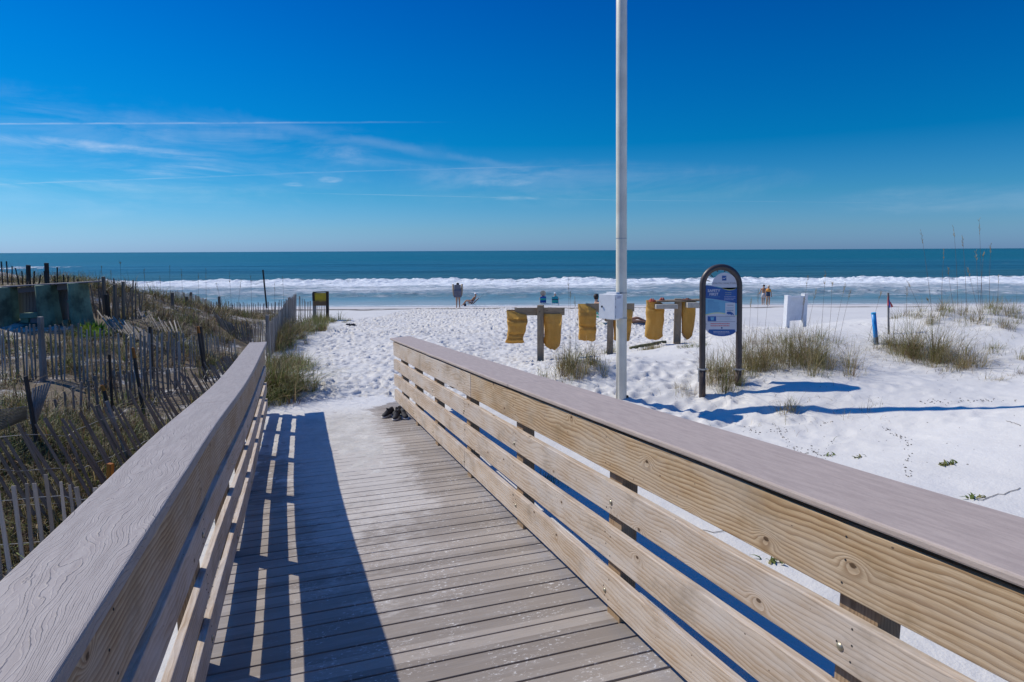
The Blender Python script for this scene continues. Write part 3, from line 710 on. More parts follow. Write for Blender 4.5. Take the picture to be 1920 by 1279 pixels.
#@@P3
# ---------------------------------------------------------------- sand fences
V = Vector
def lerp_ctrl(c, f):
    i = min(int(f), len(c)-2); k = f-i; return c[i]*(1-k)+c[i+1]*k
def fence(label, ctrl, spacing=0.1, gap=0.0, jit=0.035, wires=(0.12, 0.5, 0.88), posts=(), messy=0.0, name='sand_fence', ground=False, seed=1, mat=None):
    """ctrl: (topx, topy, bottomx, bottomy, Y[, Ytop]) read along the fence"""
    r = random.Random(seed); T = []; B = []
    for c in ctrl:
        Yt = c[5] if len(c) > 5 else c[4]
        T.append(P(c[0], c[1], Yt)); B.append(P(c[2], c[3], c[4]))
    root = empty(name, B[0], label, 'fence'); inv = Matrix.Translation(-B[0])
    def fin(o): o.parent = root; o.matrix_parent_inverse = inv; return o
    seg = [max((T[i+1]-T[i]).length, 0.05) for i in range(len(T)-1)]
    tops = []; mb = MB(); wl = [[] for _ in wires]
    pos = 0.0; tot = sum(seg)
    while pos < tot:
        q = pos; i = 0
        while i < len(seg)-1 and q > seg[i]: q -= seg[i]; i += 1
        f = i+min(1, q/seg[i]); a = lerp_ctrl(B, f); b = lerp_ctrl(T, f)
        d = (b-a); L = d.length; dirv = (T[i+1]-T[i]).normalized()
        a = a-d*0.05
        b = b+dirv*r.gauss(0, jit*0.6+messy*0.12)+V((0, 0, r.gauss(0, jit+messy*0.10)))
        a = a+dirv*r.gauss(0, jit*0.3)
        for w_, f_ in zip(wl, wires): w_.append(a+(b-a)*f_)
        if r.random() > gap+0.015:
            nrm = dirv.cross(V((0, 0, 1)))
            mb.beam(a+nrm*r.gauss(0, .008), b, 0.036*r.uniform(.8, 1.15), 0.010, up=nrm+V((r.gauss(0, .15), r.gauss(0, .15), 0)), w2=0.034*r.uniform(.6, 1.1))
        pos += spacing*r.uniform(.82, 1.2)
    fin(mb.build('slat_panel', mat or SLAT))
    for w_ in wl:
        if len(w_) > 2:
            mw = MB(); mw.tube(w_[::2]+[w_[-1]], 0.0028, 4, caps=False); fin(mw.build('wire', WIRE))
    for (x0, y0, x1, y1, Y, wd, m) in posts:
        mp = MB(); a = P(x1, y1, Y); b = P(x0, y0, Y); wd *= Y/FPX*.72
        a = a-(b-a)*0.15
        mp.beam(a, b, wd, wd*0.9, up=V((.3, 1, 0))); fin(mp.build('post', m, bevel=0.006))
    return root
G, BR, DK = GREYWOOD, BROWNWOOD, DARKWOOD
fence('near sand fence of grey slats in the shade beside the left railing', [(-90, 898, -60, 1120, 5.2), (60, 904, 85, 1112, 5.2), (190, 906, 215, 1095, 5.35), (260, 908, 280, 1090, 5.6)], 0.084, seed=2,
      posts=())
fence('dark sand fence leaning over along the left side of the ramp', [(-60, 800, 40, 960, 5.9), (40, 792, 130, 955, 6.1), (110, 783, 205, 945, 6.4), (175, 765, 262, 925, 6.8), (247, 747, 325, 890, 7.3), (300, 722, 375, 850, 7.9), (360, 698, 425, 810, 8.8), (410, 677, 460, 775, 9.9), (443, 661, 487, 745, 10.8)], 0.085, seed=3, jit=0.05,
      posts=((48, 705, 66, 812, 7.4, 9, DK),), mat=BROWNWOOD)
fence('long grey sand fence crossing the hollow in front of the green bulkhead', [(-30, 628, -22, 722, 12.2), (8, 622, 14, 716, 12.0), (60, 611, 65, 712, 11.9), (120, 609, 124, 712, 11.8), (170, 611, 174, 722, 11.7), (215, 620, 219, 736, 11.6), (262, 628, 263, 744, 11.5), (300, 632, 301, 742, 11.5), (345, 640, 344, 735, 11.6)], 0.1, seed=4,
      posts=((76, 594, 80, 706, 11.7, 11, G),))
fence('short low sand fence half buried among brown grass', [(105, 742, 112, 790, 9.2), (150, 716, 154, 775, 9.4), (195, 703, 199, 765, 9.5)], 0.105, seed=5)
fence('pale sand fence standing behind the far half of the left railing', [(350, 632, 352, 702, 13.4), (385, 627, 389, 694, 14.2), (415, 632, 418, 690, 14.8), (447, 643, 449, 690, 15.2)], 0.1, seed=6, posts=((376, 612, 386, 702, 12.9, 6, DK),))
fence('far straight sand fence along the dune edge facing the surf', [(238, 550, 238, 580, 34), (285, 546, 285, 577, 34), (330, 545, 332, 576, 33), (365, 553, 366, 584, 31), (397, 566, 397, 600, 28), (440, 568, 440, 600, 27.5), (500, 567, 500, 601, 27), (546, 562, 546, 602, 26.5)], 0.105, seed=7,
      posts=((296, 547, 297, 572, 33, 5, BR), (358, 548, 359, 582, 31.5, 5, BR), (411, 556, 411, 598, 28, 5, BR), (345, 549, 346, 578, 32, 3, BR)))
fence('tall grey sand fence lining the left edge of the beach path', [(496, 628, 500, 684, 15.2), (505, 606, 507, 670, 16.5), (520, 590, 520, 645, 18.5), (535, 567, 535, 622, 21), (547, 557, 547, 609, 23.5), (556, 552, 556, 602, 26)], 0.085, seed=8, jit=0.04,
      posts=((501, 591, 502, 643, 17.6, 7, G), (542, 558, 543, 600, 23, 5, BR)))
fence('faint pale sand fence running from the path fence to the yellow board', [(557, 553, 557, 600, 26.5), (575, 564, 575, 600, 27), (592, 568, 592, 600, 27.5), (614, 570, 614, 598, 28)], 0.11, seed=9)
fence('sagging sand fence with a dipped top wire behind the left cap rail end', [(399, 584, 428, 640, 19.5), (415, 598, 440, 646, 19), (437, 608, 452, 650, 18.6), (470, 606, 472, 652, 18.3), (497, 601, 496, 655, 18)], 0.085, seed=10, wires=(.2, .6, .98))
fence('dark leaning sand fence in the middle of the hollow', [(330, 566, 330, 606, 23), (355, 562, 362, 608, 22), (380, 572, 390, 614, 21.5), (405, 588, 412, 628, 21)], 0.09, seed=11, mat=BROWNWOOD,
      posts=((323, 549, 325, 618, 20, 6, BR), (350, 556, 351, 610, 21, 6, BR)))
fence('tangle of crooked stakes and slats right of the green bulkhead', [(168, 528, 172, 592, 17), (182, 538, 190, 596, 17), (200, 530, 205, 600, 17), (222, 538, 224, 604, 17.2), (245, 540, 247, 602, 17.5), (266, 552, 268, 600, 18)], 0.085, seed=12, messy=1.0, jit=.06, mat=BROWNWOOD,
      posts=((194, 519, 197, 595, 17.0, 7, BR), (215, 533, 218, 604, 16.8, 7, BR), (231, 528, 232, 606, 16.8, 6, BR), (200, 552, 203, 596, 16.9, 9, DK)))
fence('fallen sand fence lying flat with sunlit slats on the slope', [(183, 586, 203, 612, 15.6, 16.4), (213, 596, 236, 626, 15.2, 16.0), (243, 608, 268, 640, 14.8, 15.6), (282, 622, 306, 652, 14.4, 15.2)], 0.11, seed=13)
fence('second fallen sand fence curving down below the crooked stakes', [(258, 580, 268, 604, 17.2, 17.8), (276, 596, 290, 618, 16.6, 17.2), (305, 602, 318, 622, 16.4, 17), (336, 604, 345, 624, 16.4, 17)], 0.11, seed=14)
fence('row of thin stakes on the dune top above the green bulkhead', [(2, 490, 5, 532, 18), (31, 500, 33, 532, 18), (62, 506, 63, 532, 18.1), (97, 509, 98, 532, 18.2), (125, 518, 126, 534, 18.3), (148, 523, 148, 535, 18.5)], 0.13, seed=15, jit=0.06, mat=DARKWOOD, wires=(.3,),
      posts=((53, 497, 54, 534, 18, 8, DK), (87, 493, 89, 533, 18, 8, DK)))
fence('second grey sand fence close behind the right part of the long grey one', [(236, 622, 238, 700, 13.4), (275, 614, 276, 690, 13.8), (315, 618, 316, 686, 14.0), (350, 622, 352, 690, 13.9)], 0.09, seed=24)
fence('low dark sand fence partly hidden in grass at the foot of the grey fence', [(215, 700, 222, 765, 9.9), (262, 694, 268, 752, 10.3), (310, 690, 316, 742, 10.8), (352, 690, 356, 735, 11.4)], 0.09, seed=25, mat=BROWNWOOD)
def fan():
    c = P(52, 772, 7.6); root = empty('sand_fence', c, 'collapsed fan of bleached slats gathered on a dark stake', 'fence'); mb = MB()
    for k in range(13):
        mb.beam(P(51, 762+k*1.9, 7.55+.015*k), P(-14, 771+k*3.4, 7.3+.03*k), 0.026, 0.008, up=V((0, .4, 1)))
    for k in range(7):
        mb.beam(P(58+k*1.5, 795, 7.4+k*.02), P(62+k*5.5, 728-k*2.0, 7.6), 0.018, 0.008)
    o = mb.build('slat_panel', GREYWOOD); o.parent = root; o.matrix_parent_inverse = Matrix.Translation(-c)
fan()
def stake(label, x0, y0, x1, y1, Y, wd, mat, tip=None, name='wooden_stake'):
    a = P(x1, y1, Y); b = P(x0, y0, Y); w = wd*Y/FPX*.8; root = empty(name, a, label, 'stake'); inv = Matrix.Translation(-a)
    mb = MB(); d = b-a; e = a+d*(0.86 if tip else 1.0); mb.beam(a-d*0.2, e, w, w*0.8, up=V((.2, 1, 0)))
    o = mb.build('shaft', mat, bevel=0.004); o.parent = root; o.matrix_parent_inverse = inv
    if tip:
        mb = MB(); mb.beam(e, b, w*1.03, w*0.83, up=V((.2, 1, 0)), w2=w*0.7); o = mb.build('tip', tip, bevel=0.003); o.parent = root; o.matrix_parent_inverse = inv
stake('black upright stake rising from brown grass left of the railing', 205, 664, 211, 772, 9.4, 5.5, DK)
stake('black slanting stake with an orange top near the grey fence', 249, 652, 272, 790, 9.2, 6.5, DK, ORANGEWOOD)
stake('black stake with a rusty tip nearest the end of the left cap rail', 371, 612, 384, 702, 12.2, 6, DK, ORANGEWOOD)
stake('short dark stake in the middle of the grey fence', 281, 612, 285, 694, 12.4, 5.5, DK)
stake('dark broken stake with a yellowish tip leaning left', 191, 722, 216, 800, 8.2, 7, DK, ORANGEWOOD)
stake('long pale leaning stake close to the left railing', 200, 752, 242, 864, 7.4, 7, G)
stake('greenish weathered thick stake leaning beside the long pale stake', 182, 760, 228, 874, 7.5, 9, BR)
stake('short bright orange stake end above the near fence', 207, 869, 207, 935, 6.2, 13, ORANGEWOOD)
stake('thin dark pole standing alone against the breakers', 493, 506, 499, 566, 22, 3, DK, name='thin_pole')

# ---------------------------------------------------------------- green bulkhead
GREENP = simple('faded_green_paint', (0.125, 0.185, 0.125), 0.8, 0.6, 2.2, bump=0.6)
PURPLE = wood_material('purple_grey_board', (0.36, 0.33, 0.34), (0.28, 0.25, 0.26), (0.12, 0.10, 0.10), ring=60, grey=(0.2, 0.2, 0.2))  # purple-grey grained boards of the bulkhead
def bulkhead():
    Y0 = 16.0; c = P(90, 600, Y0); root = empty('bulkhead', c, 'faded green wooden bulkhead holding back the dune at the far left', 'bulkhead'); inv = Matrix.Translation(-c)
    def fin(o): o.parent = root; o.matrix_parent_inverse = inv
    def poly(name, pts, Y, th, mat, lab=None):
        q = [P(x, y, Y) for x, y in pts]; mb = MB(); mb.prism([(p.x, p.z) for p in q][::-1], Y, Y+th)
        o = mb.build(name, mat, bevel=0.012); fin(o)
        if lab: o['label'] = lab
    def pier(levels, Y, dep):
        mb = MB(); n = 9
        for (y, xl, xr) in levels:
            L_, R_ = P(xl, y, Y), P(xr, y, Y); w = (R_.x-L_.x)/2; cx = (L_.x+R_.x)/2
            for k in range(n): a = math.pi*k/(n-1); mb.v.append((cx-w*math.cos(a)*1.0, Y-dep*math.sin(a)**.6, L_.z+mnoise.noise(V((cx*3, k*.4, y)))*.02))
        m = len(levels)
        for i in range(m-1):
            for k in range(n-1): q = i*n+k; mb.f.append([q, q+n, q+n+1, q+1]); mb.mi.append(0); mb.uv += [(0, 0)]*4
            mb.f.append([i*n, i*n+n-1, (i+1)*n+n-1, (i+1)*n]); mb.mi.append(0); mb.uv += [(0, 0)]*4
        mb.f.append(list(range(n))); mb.mi.append(0); mb.uv += [(0, 0)]*n; mb.f.append([(m-1)*n+k for k in range(n)][::-1]); mb.mi.append(0); mb.uv += [(0, 0)]*n
        o = mb.build('pier', GREENP, bevel=.01); fin(o)
    pier([(541, -20, 2), (590, -20, 3), (640, -24, 4)], Y0+.15, .30)
    pier([(538, 5, 33), (575, 7, 36), (610, 9, 38), (640, 10, 40)], Y0+.15, .42)
    pier([(534, 79, 108), (570, 82, 112), (605, 86, 119), (640, 88, 124)], Y0+.15, .42)
    pier([(530, 139, 166), (560, 141, 169), (595, 145, 176), (635, 150, 190)], Y0+.2, .42)
    poly('ledge', [(2, 537), (80, 532.5), (80, 535), (2, 540)], Y0-.1, .5, PURPLE); poly('ledge', [(80, 532.5), (167, 528), (167, 530.5), (80, 535)], Y0-.1, .5, PURPLE)
    poly('top_beam', [(33, 540), (79, 535), (79, 546), (33, 550)], Y0+.05, .2, PURPLE)
    poly('top_beam', [(106, 533), (140, 530), (140, 541), (106, 545)], Y0+.05, .2, PURPLE)
    for i in range(8):
        x = 31+i*6.1; poly('panel_board', [(x, 546), (x+5.8, 545), (x+6.2, 590), (x+.2, 590)], Y0+.34+0.012*(i % 2), .08, PURPLE)
    for i in range(3):
        x = 107+i*6.4; poly('panel_board', [(x, 543), (x+6.1, 542), (x+7.0, 600), (x+.6, 601)], Y0+.34+0.012*(i % 2), .08, PURPLE)
    poly('cross_beam', [(36, 588), (82, 585), (82, 595), (36, 598)], Y0-.02, .2, GREENP)
    poly('cross_beam', [(125, 563), (150, 563), (150, 568), (125, 568)], Y0-.05, .25, GREENP)
    poly('lower_board', [(37, 597), (53, 596), (53, 625), (38, 625)], Y0+.02, .1, GREENP)
    poly('lower_board', [(56, 596), (80, 595), (84, 628), (57, 627)], Y0+.02, .1, PURPLE)
    poly('lower_board', [(128, 568), (142, 568), (146, 622), (131, 622)], Y0+.05, .1, GREENP)
    poly('brace', [(118, 600), (128, 600), (124, 650), (112, 650)], Y0-.1, .1, GREENP)
bulkhead()

# ---------------------------------------------------------------- grass
def blade_mat(name, col, tr=0.25):
    m, nt, b = new_mat(name)
    o = nt.node('ShaderNodeTexCoord').outputs['Object']; n = nt.noise(o, 3.0, 3, 0.6)
    c = nt.mix(nt.smooth(n, 0.3, 0.7), tuple(q*0.7 for q in col), tuple(min(1, q*1.35) for q in col))
    nt.set(b.inputs['Base Color'], c); b.inputs['Roughness'].default_value = 0.6; b.inputs['Specular IOR Level'].default_value = 0.3
    tl = nt.node('ShaderNodeBsdfTranslucent'); nt.set(tl.inputs['Color'], c)
    mx = nt.node('ShaderNodeMixShader'); mx.inputs[0].default_value = tr
    out = nt.n['Material Output']; nt.l.new(b.outputs[0], mx.inputs[1]); nt.l.new(tl.outputs[0], mx.inputs[2]); nt.l.new(mx.outputs[0], out.inputs['Surface'])
    return m
GR = [blade_mat('green_blade', (0.125, 0.165, 0.035)), blade_mat('olive_blade', (0.21, 0.185, 0.06)), blade_mat('straw_blade', (0.40, 0.31, 0.16)), blade_mat('brown_blade', (0.17, 0.10, 0.055)), blade_mat('lime_leaf', (0.22, 0.36, 0.03)), blade_mat('shade_dark_blade', (0.060, 0.048, 0.025), 0.1)]  # last blade colour is extra dark, standing in for shade between stems
def blades(name, pos, h, w, az, bend, mi, rs=1, segs=4):
    N = len(pos); rs = np.random.RandomState(rs); pos = np.asarray(pos, float); h = np.asarray(h, float)
    ax = np.cos(az); ay = np.sin(az); L = segs
    pa = az+math.pi/2+rs.uniform(-.8, .8, N); wx = np.cos(pa); wy = np.sin(pa); tw = rs.uniform(-.4, .4, N)
    vs = np.zeros((N, 2*L+1, 3))
    for k in range(L+1):
        t = k/L; out = h*(bend*t**1.7); up = h*(t-0.42*bend*t**2.4)
        cx = pos[:, 0]+ax*out; cy = pos[:, 1]+ay*out; cz = pos[:, 2]+up
        if k == L: vs[:, 2*L] = np.stack([cx, cy, cz], 1)
        else:
            ww = w*(1-0.75*t)*0.5
            vs[:, 2*k] = np.stack([cx-wx*ww, cy-wy*ww, cz], 1); vs[:, 2*k+1] = np.stack([cx+wx*ww, cy+wy*ww, cz+tw*ww], 1)
    base = (np.arange(N)*(2*L+1))[:, None]
    loops = []; tot = []; start = []; m2 = []
    quads = [np.stack([base[:, 0]+2*k, base[:, 0]+2*k+1, base[:, 0]+2*k+3, base[:, 0]+2*k+2], 1) for k in range(L-1)]
    Q = np.concatenate(quads); Tr = np.stack([base[:, 0]+2*L-2, base[:, 0]+2*L-1, base[:, 0]+2*L], 1)
    lv = np.concatenate([Q.ravel(), Tr.ravel()]).astype(np.int32)
    tot = np.concatenate([np.full(len(Q), 4), np.full(len(Tr), 3)]).astype(np.int32); start = np.concatenate([[0], np.cumsum(tot)[:-1]]).astype(np.int32)
    me = bpy.data.meshes.new(name); me.vertices.add(N*(2*L+1)); me.vertices.foreach_set('co', vs.astype(np.float32).ravel())
    me.loops.add(len(lv)); me.loops.foreach_set('vertex_index', lv); me.polygons.add(len(tot)); me.polygons.foreach_set('loop_start', start); me.polygons.foreach_set('loop_total', tot)
    for m_ in GR: me.materials.append(m_)
    me.polygons.foreach_set('material_index', np.concatenate([np.tile(mi, L-1), mi]).astype(np.int32))
    me.polygons.foreach_set('use_smooth', np.full(len(tot), True)); me.update(calc_edges=True)
    o = bpy.data.objects.new(name, me); C.objects.link(o); return o
def clump(label, px, py, rpx, rdepth, hpx, n, mixw=(3, 4, 2, 1, 0), seed=1, name='grass_clump', cat='grass clump', group=None, loose=0.35, lean=0.0, w=0.007, Y=None, tufts=None):
    c = P(px, py, Y) if Y else on_ground(px, py); r = np.random.RandomState(seed); m_px = c.y/FPX
    if group == RIGHTC:
        w *= .72; mixw = (mixw[0]*.6, mixw[1], mixw[2]*1.2+.5, mixw[3]+1.6, 0)
        if n > 300: n = int(n*1.0); loose *= 1.5; hpx *= 1.3; rpx *= 1.1; rdepth *= 1.3
    R1 = rpx*m_px; H = hpx*m_px; nt_ = tufts or max(3, int(n/26))
    tx = r.normal(0, .48, nt_)*R1; ty = r.normal(0, .5, nt_)*rdepth; th = r.uniform(.55, 1.15, nt_)
    k = r.randint(0, nt_, n); x = c.x+tx[k]+r.normal(0, .045, n)*(1+R1*.25); y = c.y+ty[k]+r.normal(0, .045, n)*(1+R1*.25)
    z = terrain_full(x, y)-0.02-c.z
    h = H*th[k]*r.uniform(.4, 1.15, n); az = np.arctan2(y-c.y-ty[k], x-c.x-tx[k])+r.normal(0, .9, n)
    bend = np.clip(r.gamma(2.0, loose/1.6, n), .03, 1.5)
    mw = np.array(mixw, float); tm = r.choice(5, nt_, p=mw/mw.sum()); mi = np.where(r.random(n) < .45, tm[k], r.choice(5, n, p=mw/mw.sum()))
    o = blades(name, np.stack([x-c.x, y-c.y, z], 1), h, np.full(n, w)*r.uniform(.6, 1.3, n), az, bend, mi, seed)
    o.location = c; return tag(o, label, cat, group)
RIGHTC = 'beach grass clumps on the right-hand dune'
clump('grass clump crowning the sand hummock beside the first bag post', 1082, 696, 60, .5, 62, 900, (2, 4, 3, 1, 0), 1, loose=.6)
clump('small brown grass tuft right of the hummock, left of the light pole', 1112, 692, 14, .2, 24, 70, (0, 1, 3, 3, 0), 2, loose=.5)
clump('dense dark grass clump growing between the legs of the safety sign', 1352, 706, 34, .5, 62, 760, (3, 4, 2, 2, 0), 3, loose=.45, group=RIGHTC)
clump('low dark grass at the foot of the right leg of the safety sign', 1375, 722, 34, .25, 38, 300, (4, 3, 1, 2, 0), 4, group=RIGHTC)
clump('broad olive grass clump just right of the safety sign', 1425, 690, 45, .6, 66, 900, (3, 4, 3, 1, 0), 5, loose=.45, group=RIGHTC)
clump('tall grass clump below the white board stand', 1480, 680, 44, .6, 70, 900, (3, 4, 2, 1, 0), 6, loose=.45, group=RIGHTC)
clump('spreading grass clump at the right end of the sign thicket', 1545, 684, 44, .6, 64, 760, (2, 4, 3, 1, 0), 7, loose=.55, group=RIGHTC)
clump('grass along the dune edge under the white board stand', 1470, 640, 75, .5, 40, 520, (4, 4, 3, 1, 0), 8, loose=.5, group=RIGHTC)
clump('thin grass tuft over the sign shadow', 1482, 772, 30, .15, 52, 110, (3, 3, 2, 0, 0), 9, loose=.55, group=RIGHTC, tufts=3)
clump('low tuft left of the sign shadow tuft', 1458, 778, 16, .1, 30, 50, (3, 3, 2, 0, 0), 10, loose=.6, group=RIGHTC, tufts=2)
clump('sparse blades rising through the long pole shadow', 1612, 770, 8, .1, 44, 16, (2, 3, 2, 0, 0), 11, loose=.3, group=RIGHTC, tufts=2)
clump('sparse blades right of the blades in the pole shadow', 1640, 760, 7, .1, 36, 12, (1, 3, 3, 0, 0), 12, loose=.3, group=RIGHTC, tufts=2)
clump('lone blades above the right cap rail in front of the pole shadow', 1588, 788, 7, .1, 30, 12, (2, 3, 2, 0, 0), 13, loose=.3, group=RIGHTC, tufts=2)
clump('grass tuft left of the left leg of the safety sign', 1275, 732, 22, .2, 38, 110, (2, 3, 4, 1, 0), 14, loose=.55, group=RIGHTC)
clump('twiggy brown tuft just left of the sign leg', 1325, 722, 20, .2, 40, 90, (0, 1, 3, 4, 0), 141, loose=.5, group=RIGHTC)
clump('grass clump around the flag stake', 1672, 655, 30, .4, 44, 380, (3, 4, 3, 0, 0), 15, loose=.5, group=RIGHTC)
clump('large grass clump in the middle of the right dune', 1738, 672, 46, .5, 78, 1000, (3, 4, 3, 1, 0), 16, loose=.45, group=RIGHTC)
clump('grass clump trailing down to the right of the large clump', 1795, 688, 42, .35, 50, 460, (2, 4, 3, 1, 0), 17, loose=.6, group=RIGHTC)
clump('grass clump low on the sand left of the large clump', 1700, 668, 40, .35, 36, 380, (2, 4, 3, 1, 0), 18, loose=.6, group=RIGHTC)
clump('grass on the dune crest left of the sea oats', 1728, 598, 26, .6, 26, 360, (3, 4, 2, 0, 0), 19, group=RIGHTC)
clump('grass on the dune crest below the sea oats', 1790, 592, 36, .6, 34, 560, (3, 4, 3, 0, 0), 20, group=RIGHTC)
clump('grass on the dune crest at the right edge of the view', 1895, 592, 40, .6, 30, 560, (4, 4, 2, 0, 0), 21, group=RIGHTC)
clump('grass tuft just below the crest near the right edge', 1878, 612, 12, .3, 34, 120, (2, 4, 3, 0, 0), 22, group=RIGHTC)
clump('sprawling tuft on bare sand right of the large clump', 1868, 658, 30, .2, 34, 90, (3, 4, 2, 0, 0), 23, loose=.8, group=RIGHTC)
clump('pale tuft at the right edge halfway down the dune', 1908, 672, 10, .2, 34, 60, (1, 3, 4, 0, 0), 24, group=RIGHTC)
clump('flat tuft at the lower right foot of the dune', 1862, 712, 20, .15, 22, 60, (2, 3, 4, 0, 0), 25, loose=.9, group=RIGHTC)
clump('brownish tuft at the right edge foot of the dune', 1915, 706, 22, .15, 18, 70, (1, 2, 4, 2, 0), 26, loose=.9, group=RIGHTC)
clump('low grass beneath the second and third bag posts', 1215, 655, 44, .4, 16, 380, (3, 4, 3, 1, 0), 27, loose=.7)
clump('low grass at the foot of the second bag post', 1142, 664, 14, .3, 22, 120, (4, 3, 2, 0, 0), 28)
clump('sparse twigs on the sand left of the hummock', 1040, 676, 26, .2, 20, 40, (0, 1, 3, 3, 0), 29, loose=.7)
clump('low grass to the right of the third bag post', 1300, 650, 26, .4, 18, 260, (3, 4, 2, 0, 0), 30, loose=.6)
clump('big dark green grass clump at the end of the left railing', 530, 738, 42, .9, 88, 2600, (6, 5, 2, 3, 0), 31, loose=.95, w=.010)
clump('green grass spilling onto the path behind the big clump', 548, 690, 36, .7, 46, 1300, (6, 5, 2, 3, 0), 311, loose=.9, w=.009)
clump('brown green grass below the path fence', 530, 650, 26, 1.2, 52, 1300, (3, 4, 2, 5, 0), 32, loose=.7, w=.010)
clump('green grass strip along the path fence', 572, 622, 34, 1.8, 38, 1700, (5, 5, 2, 3, 0), 33, loose=.7, w=.012)
clump('grass at the foot of the yellow board', 600, 604, 30, 1.6, 22, 900, (5, 5, 2, 0, 0), 34, w=.013)
clump('thin grass tongue at the tip of the path verge', 638, 603, 26, 1.2, 12, 260, (4, 4, 3, 0, 0), 35, w=.012, loose=.6)
clump('bright lime leafy shrub beside the green bulkhead', 178, 628, 24, .4, 26, 900, (1, 0, 0, 0, 9), 36, name='leafy_shrub', cat='shrub', w=.03, loose=.5)
clump('tuft of long green blades behind the grey fence', 122, 695, 16, .3, 44, 170, (6, 3, 1, 0, 0), 37, loose=.6, w=.009)
clump('grass crowning the dune above the green bulkhead', 60, 536, 70, .8, 14, 900, (2, 4, 4, 1, 0), 38, w=.011, loose=.6)

def hollow_grass():
    r = np.random.RandomState(11); N = 120000
    nt_ = 5200; tx = r.uniform(-19, -3.6, nt_); ty = 5.5+(36-5.5)*r.random(nt_)**1.7
    keep = (fbm(tx*.7, ty*.7, 4, 90)+0.06+0.10*(ty < 9)) > -0.06
    lim = np.interp(ty, [5, 9.5, 11, 14, 18, 25, 36], [-2.9, -4.6, -4.4, -4.9, -6.0, -9.0, -13]); keep &= tx < lim
    keep &= ~((tx < -10.5) & (ty > 15) & (ty < 17.2))
    tx = tx[keep]; ty = ty[keep]; nt_ = len(tx); kind = r.random(nt_); hh = r.uniform(.14, .55, nt_)*np.where(r.random(nt_) < .12, 1.5, 1)
    k = r.randint(0, nt_, N); x = tx[k]+r.normal(0, .12, N); y = ty[k]+r.normal(0, .12, N); z = terrain_full(x, y)-.02
    mi = np.where(kind[k] < .34, r.choice(6, N, p=(.45, .30, .05, .05, 0, .15)), r.choice(6, N, p=(.04, .12, .20, .32, 0, .32)))  # darkest blades mixed in to paint the hollow's deep shade
    o = blades('dune_grass', np.stack([x, y, z], 1), hh[k]*r.uniform(.4, 1.2, N), r.uniform(.006, .017, N), r.uniform(0, 6.28, N), np.clip(r.gamma(2, .45, N), .05, 1.9), mi, 5, 3)
    tag(o, 'tangled brown and green dune grass filling the fenced hollow', None, None, 'stuff')
hollow_grass()
def near_scrub():
    r = np.random.RandomState(31); N = 26000; nt_ = 800
    tx = r.uniform(-7.6, -3.0, nt_); ty = r.uniform(5.9, 8.9, nt_); s_, t_ = ramp_st(tx, ty); k_ = t_ < -1.25; tx = tx[k_]; ty = ty[k_]; k = r.randint(0, len(tx), N)
    x = tx[k]+r.normal(0, .10, N); y = ty[k]+r.normal(0, .10, N)
    o = blades('shade_dark_scrub', np.stack([x, y, terrain_full(x, y)-.02], 1), r.uniform(.12, .42, N), r.uniform(.007, .016, N), r.uniform(0, 6.28, N), np.clip(r.gamma(2, .5, N), .05, 2), r.choice(6, N, p=(.22, .16, .06, .2, 0, .36)), 32, 3)  # dark blades put the shade of dense growth into the colour
    tag(o, 'dense scrub with shade painted into its dark blades between the leaning fence and the near fence', None, None, 'stuff')
near_scrub()
def strewn():
    r = np.random.RandomState(21); cs = [(1425, 690), (1480, 680), (1545, 684), (1352, 706), (1738, 672), (1795, 690), (1700, 668), (1080, 700), (1482, 772), (1868, 660), (1600, 660), (1640, 660), (1850, 620)]
    X_ = []
    for px, py in cs:
        c = on_ground(px, py); n = 85; X_.append(np.stack([c.x+r.normal(0, .55, n), c.y+r.normal(0, .45, n)], 1))
    X_ = np.concatenate(X_); z = terrain_full(X_[:, 0], X_[:, 1])-.004; N = len(X_)
    o = blades('dry_grass_litter', np.stack([X_[:, 0], X_[:, 1], z], 1), r.uniform(.06, .22, N), r.uniform(.003, .006, N), r.uniform(0, 6.28, N), r.uniform(.9, 2.1, N), r.choice(5, N, p=(.1, .15, .35, .4, 0)), 22)
    tag(o, 'broken and bent dry stems strewn on the sand around the dune grass', None, None, 'stuff')
strewn()
def oat(label, stems, seed, group='sea oats standing above the dune', name='sea_oats'):
    "stems: (x_top, y_top, x_base, y_base)"
    r = random.Random(seed); c = None; mb = MB()
    for x0, y0, x1, y1 in stems:
        b = on_ground(x1, y1); t = P(x0, y0, b.y+r.uniform(-.1, .1))
        if c is None: c = b.copy()
        mid = (b+t)/2+V((r.uniform(-.04, .04), 0, 0)); pts = []
        for k in range(8):
            u = k/7; pts.append((b*(1-u)**2+mid*2*u*(1-u)+t*u*u)-c)
        mb.tube(pts, [0.0032*(1-.6*k/7)*b.y/12 for k in range(8)], 4, mi=0)
        H = (t-b).length; d = (t-b).normalized()
        for k in range(10):   # seed head
            u = 1-0.16*r.random(); p = b*(1-u)**2+mid*2*u*(1-u)+t*u*u-c
            e = p+d*0.05+V((r.uniform(-.03, .03), r.uniform(-.02, .02), r.uniform(-.01, .02)))
            mb.tube([p, (p+e)/2, e], [.0012, .0032, .001], 4, mi=1, caps=False)
    o = mb.build(name, [GR[3], GR[2]]); o.location = c; return tag(o, label, 'sea oats', group)
oat('tall sea oats on the right crest, leftmost of the group', [(1727, 434, 1748, 596), (1770, 470, 1764, 592), (1738, 560, 1752, 600)], 1)
oat('tallest sea oats in the middle of the right crest', [(1788, 426, 1796, 590), (1804, 440, 1812, 592), (1778, 505, 1790, 592)], 2)
oat('sea oats right of the tallest ones on the crest', [(1836, 412, 1842, 592), (1830, 470, 1838, 608), (1845, 470, 1838, 592)], 3)
oat('leaning sea oats near the right end of the crest', [(1858, 456, 1856, 592), (1815, 505, 1838, 600), (1872, 520, 1866, 594)], 4)
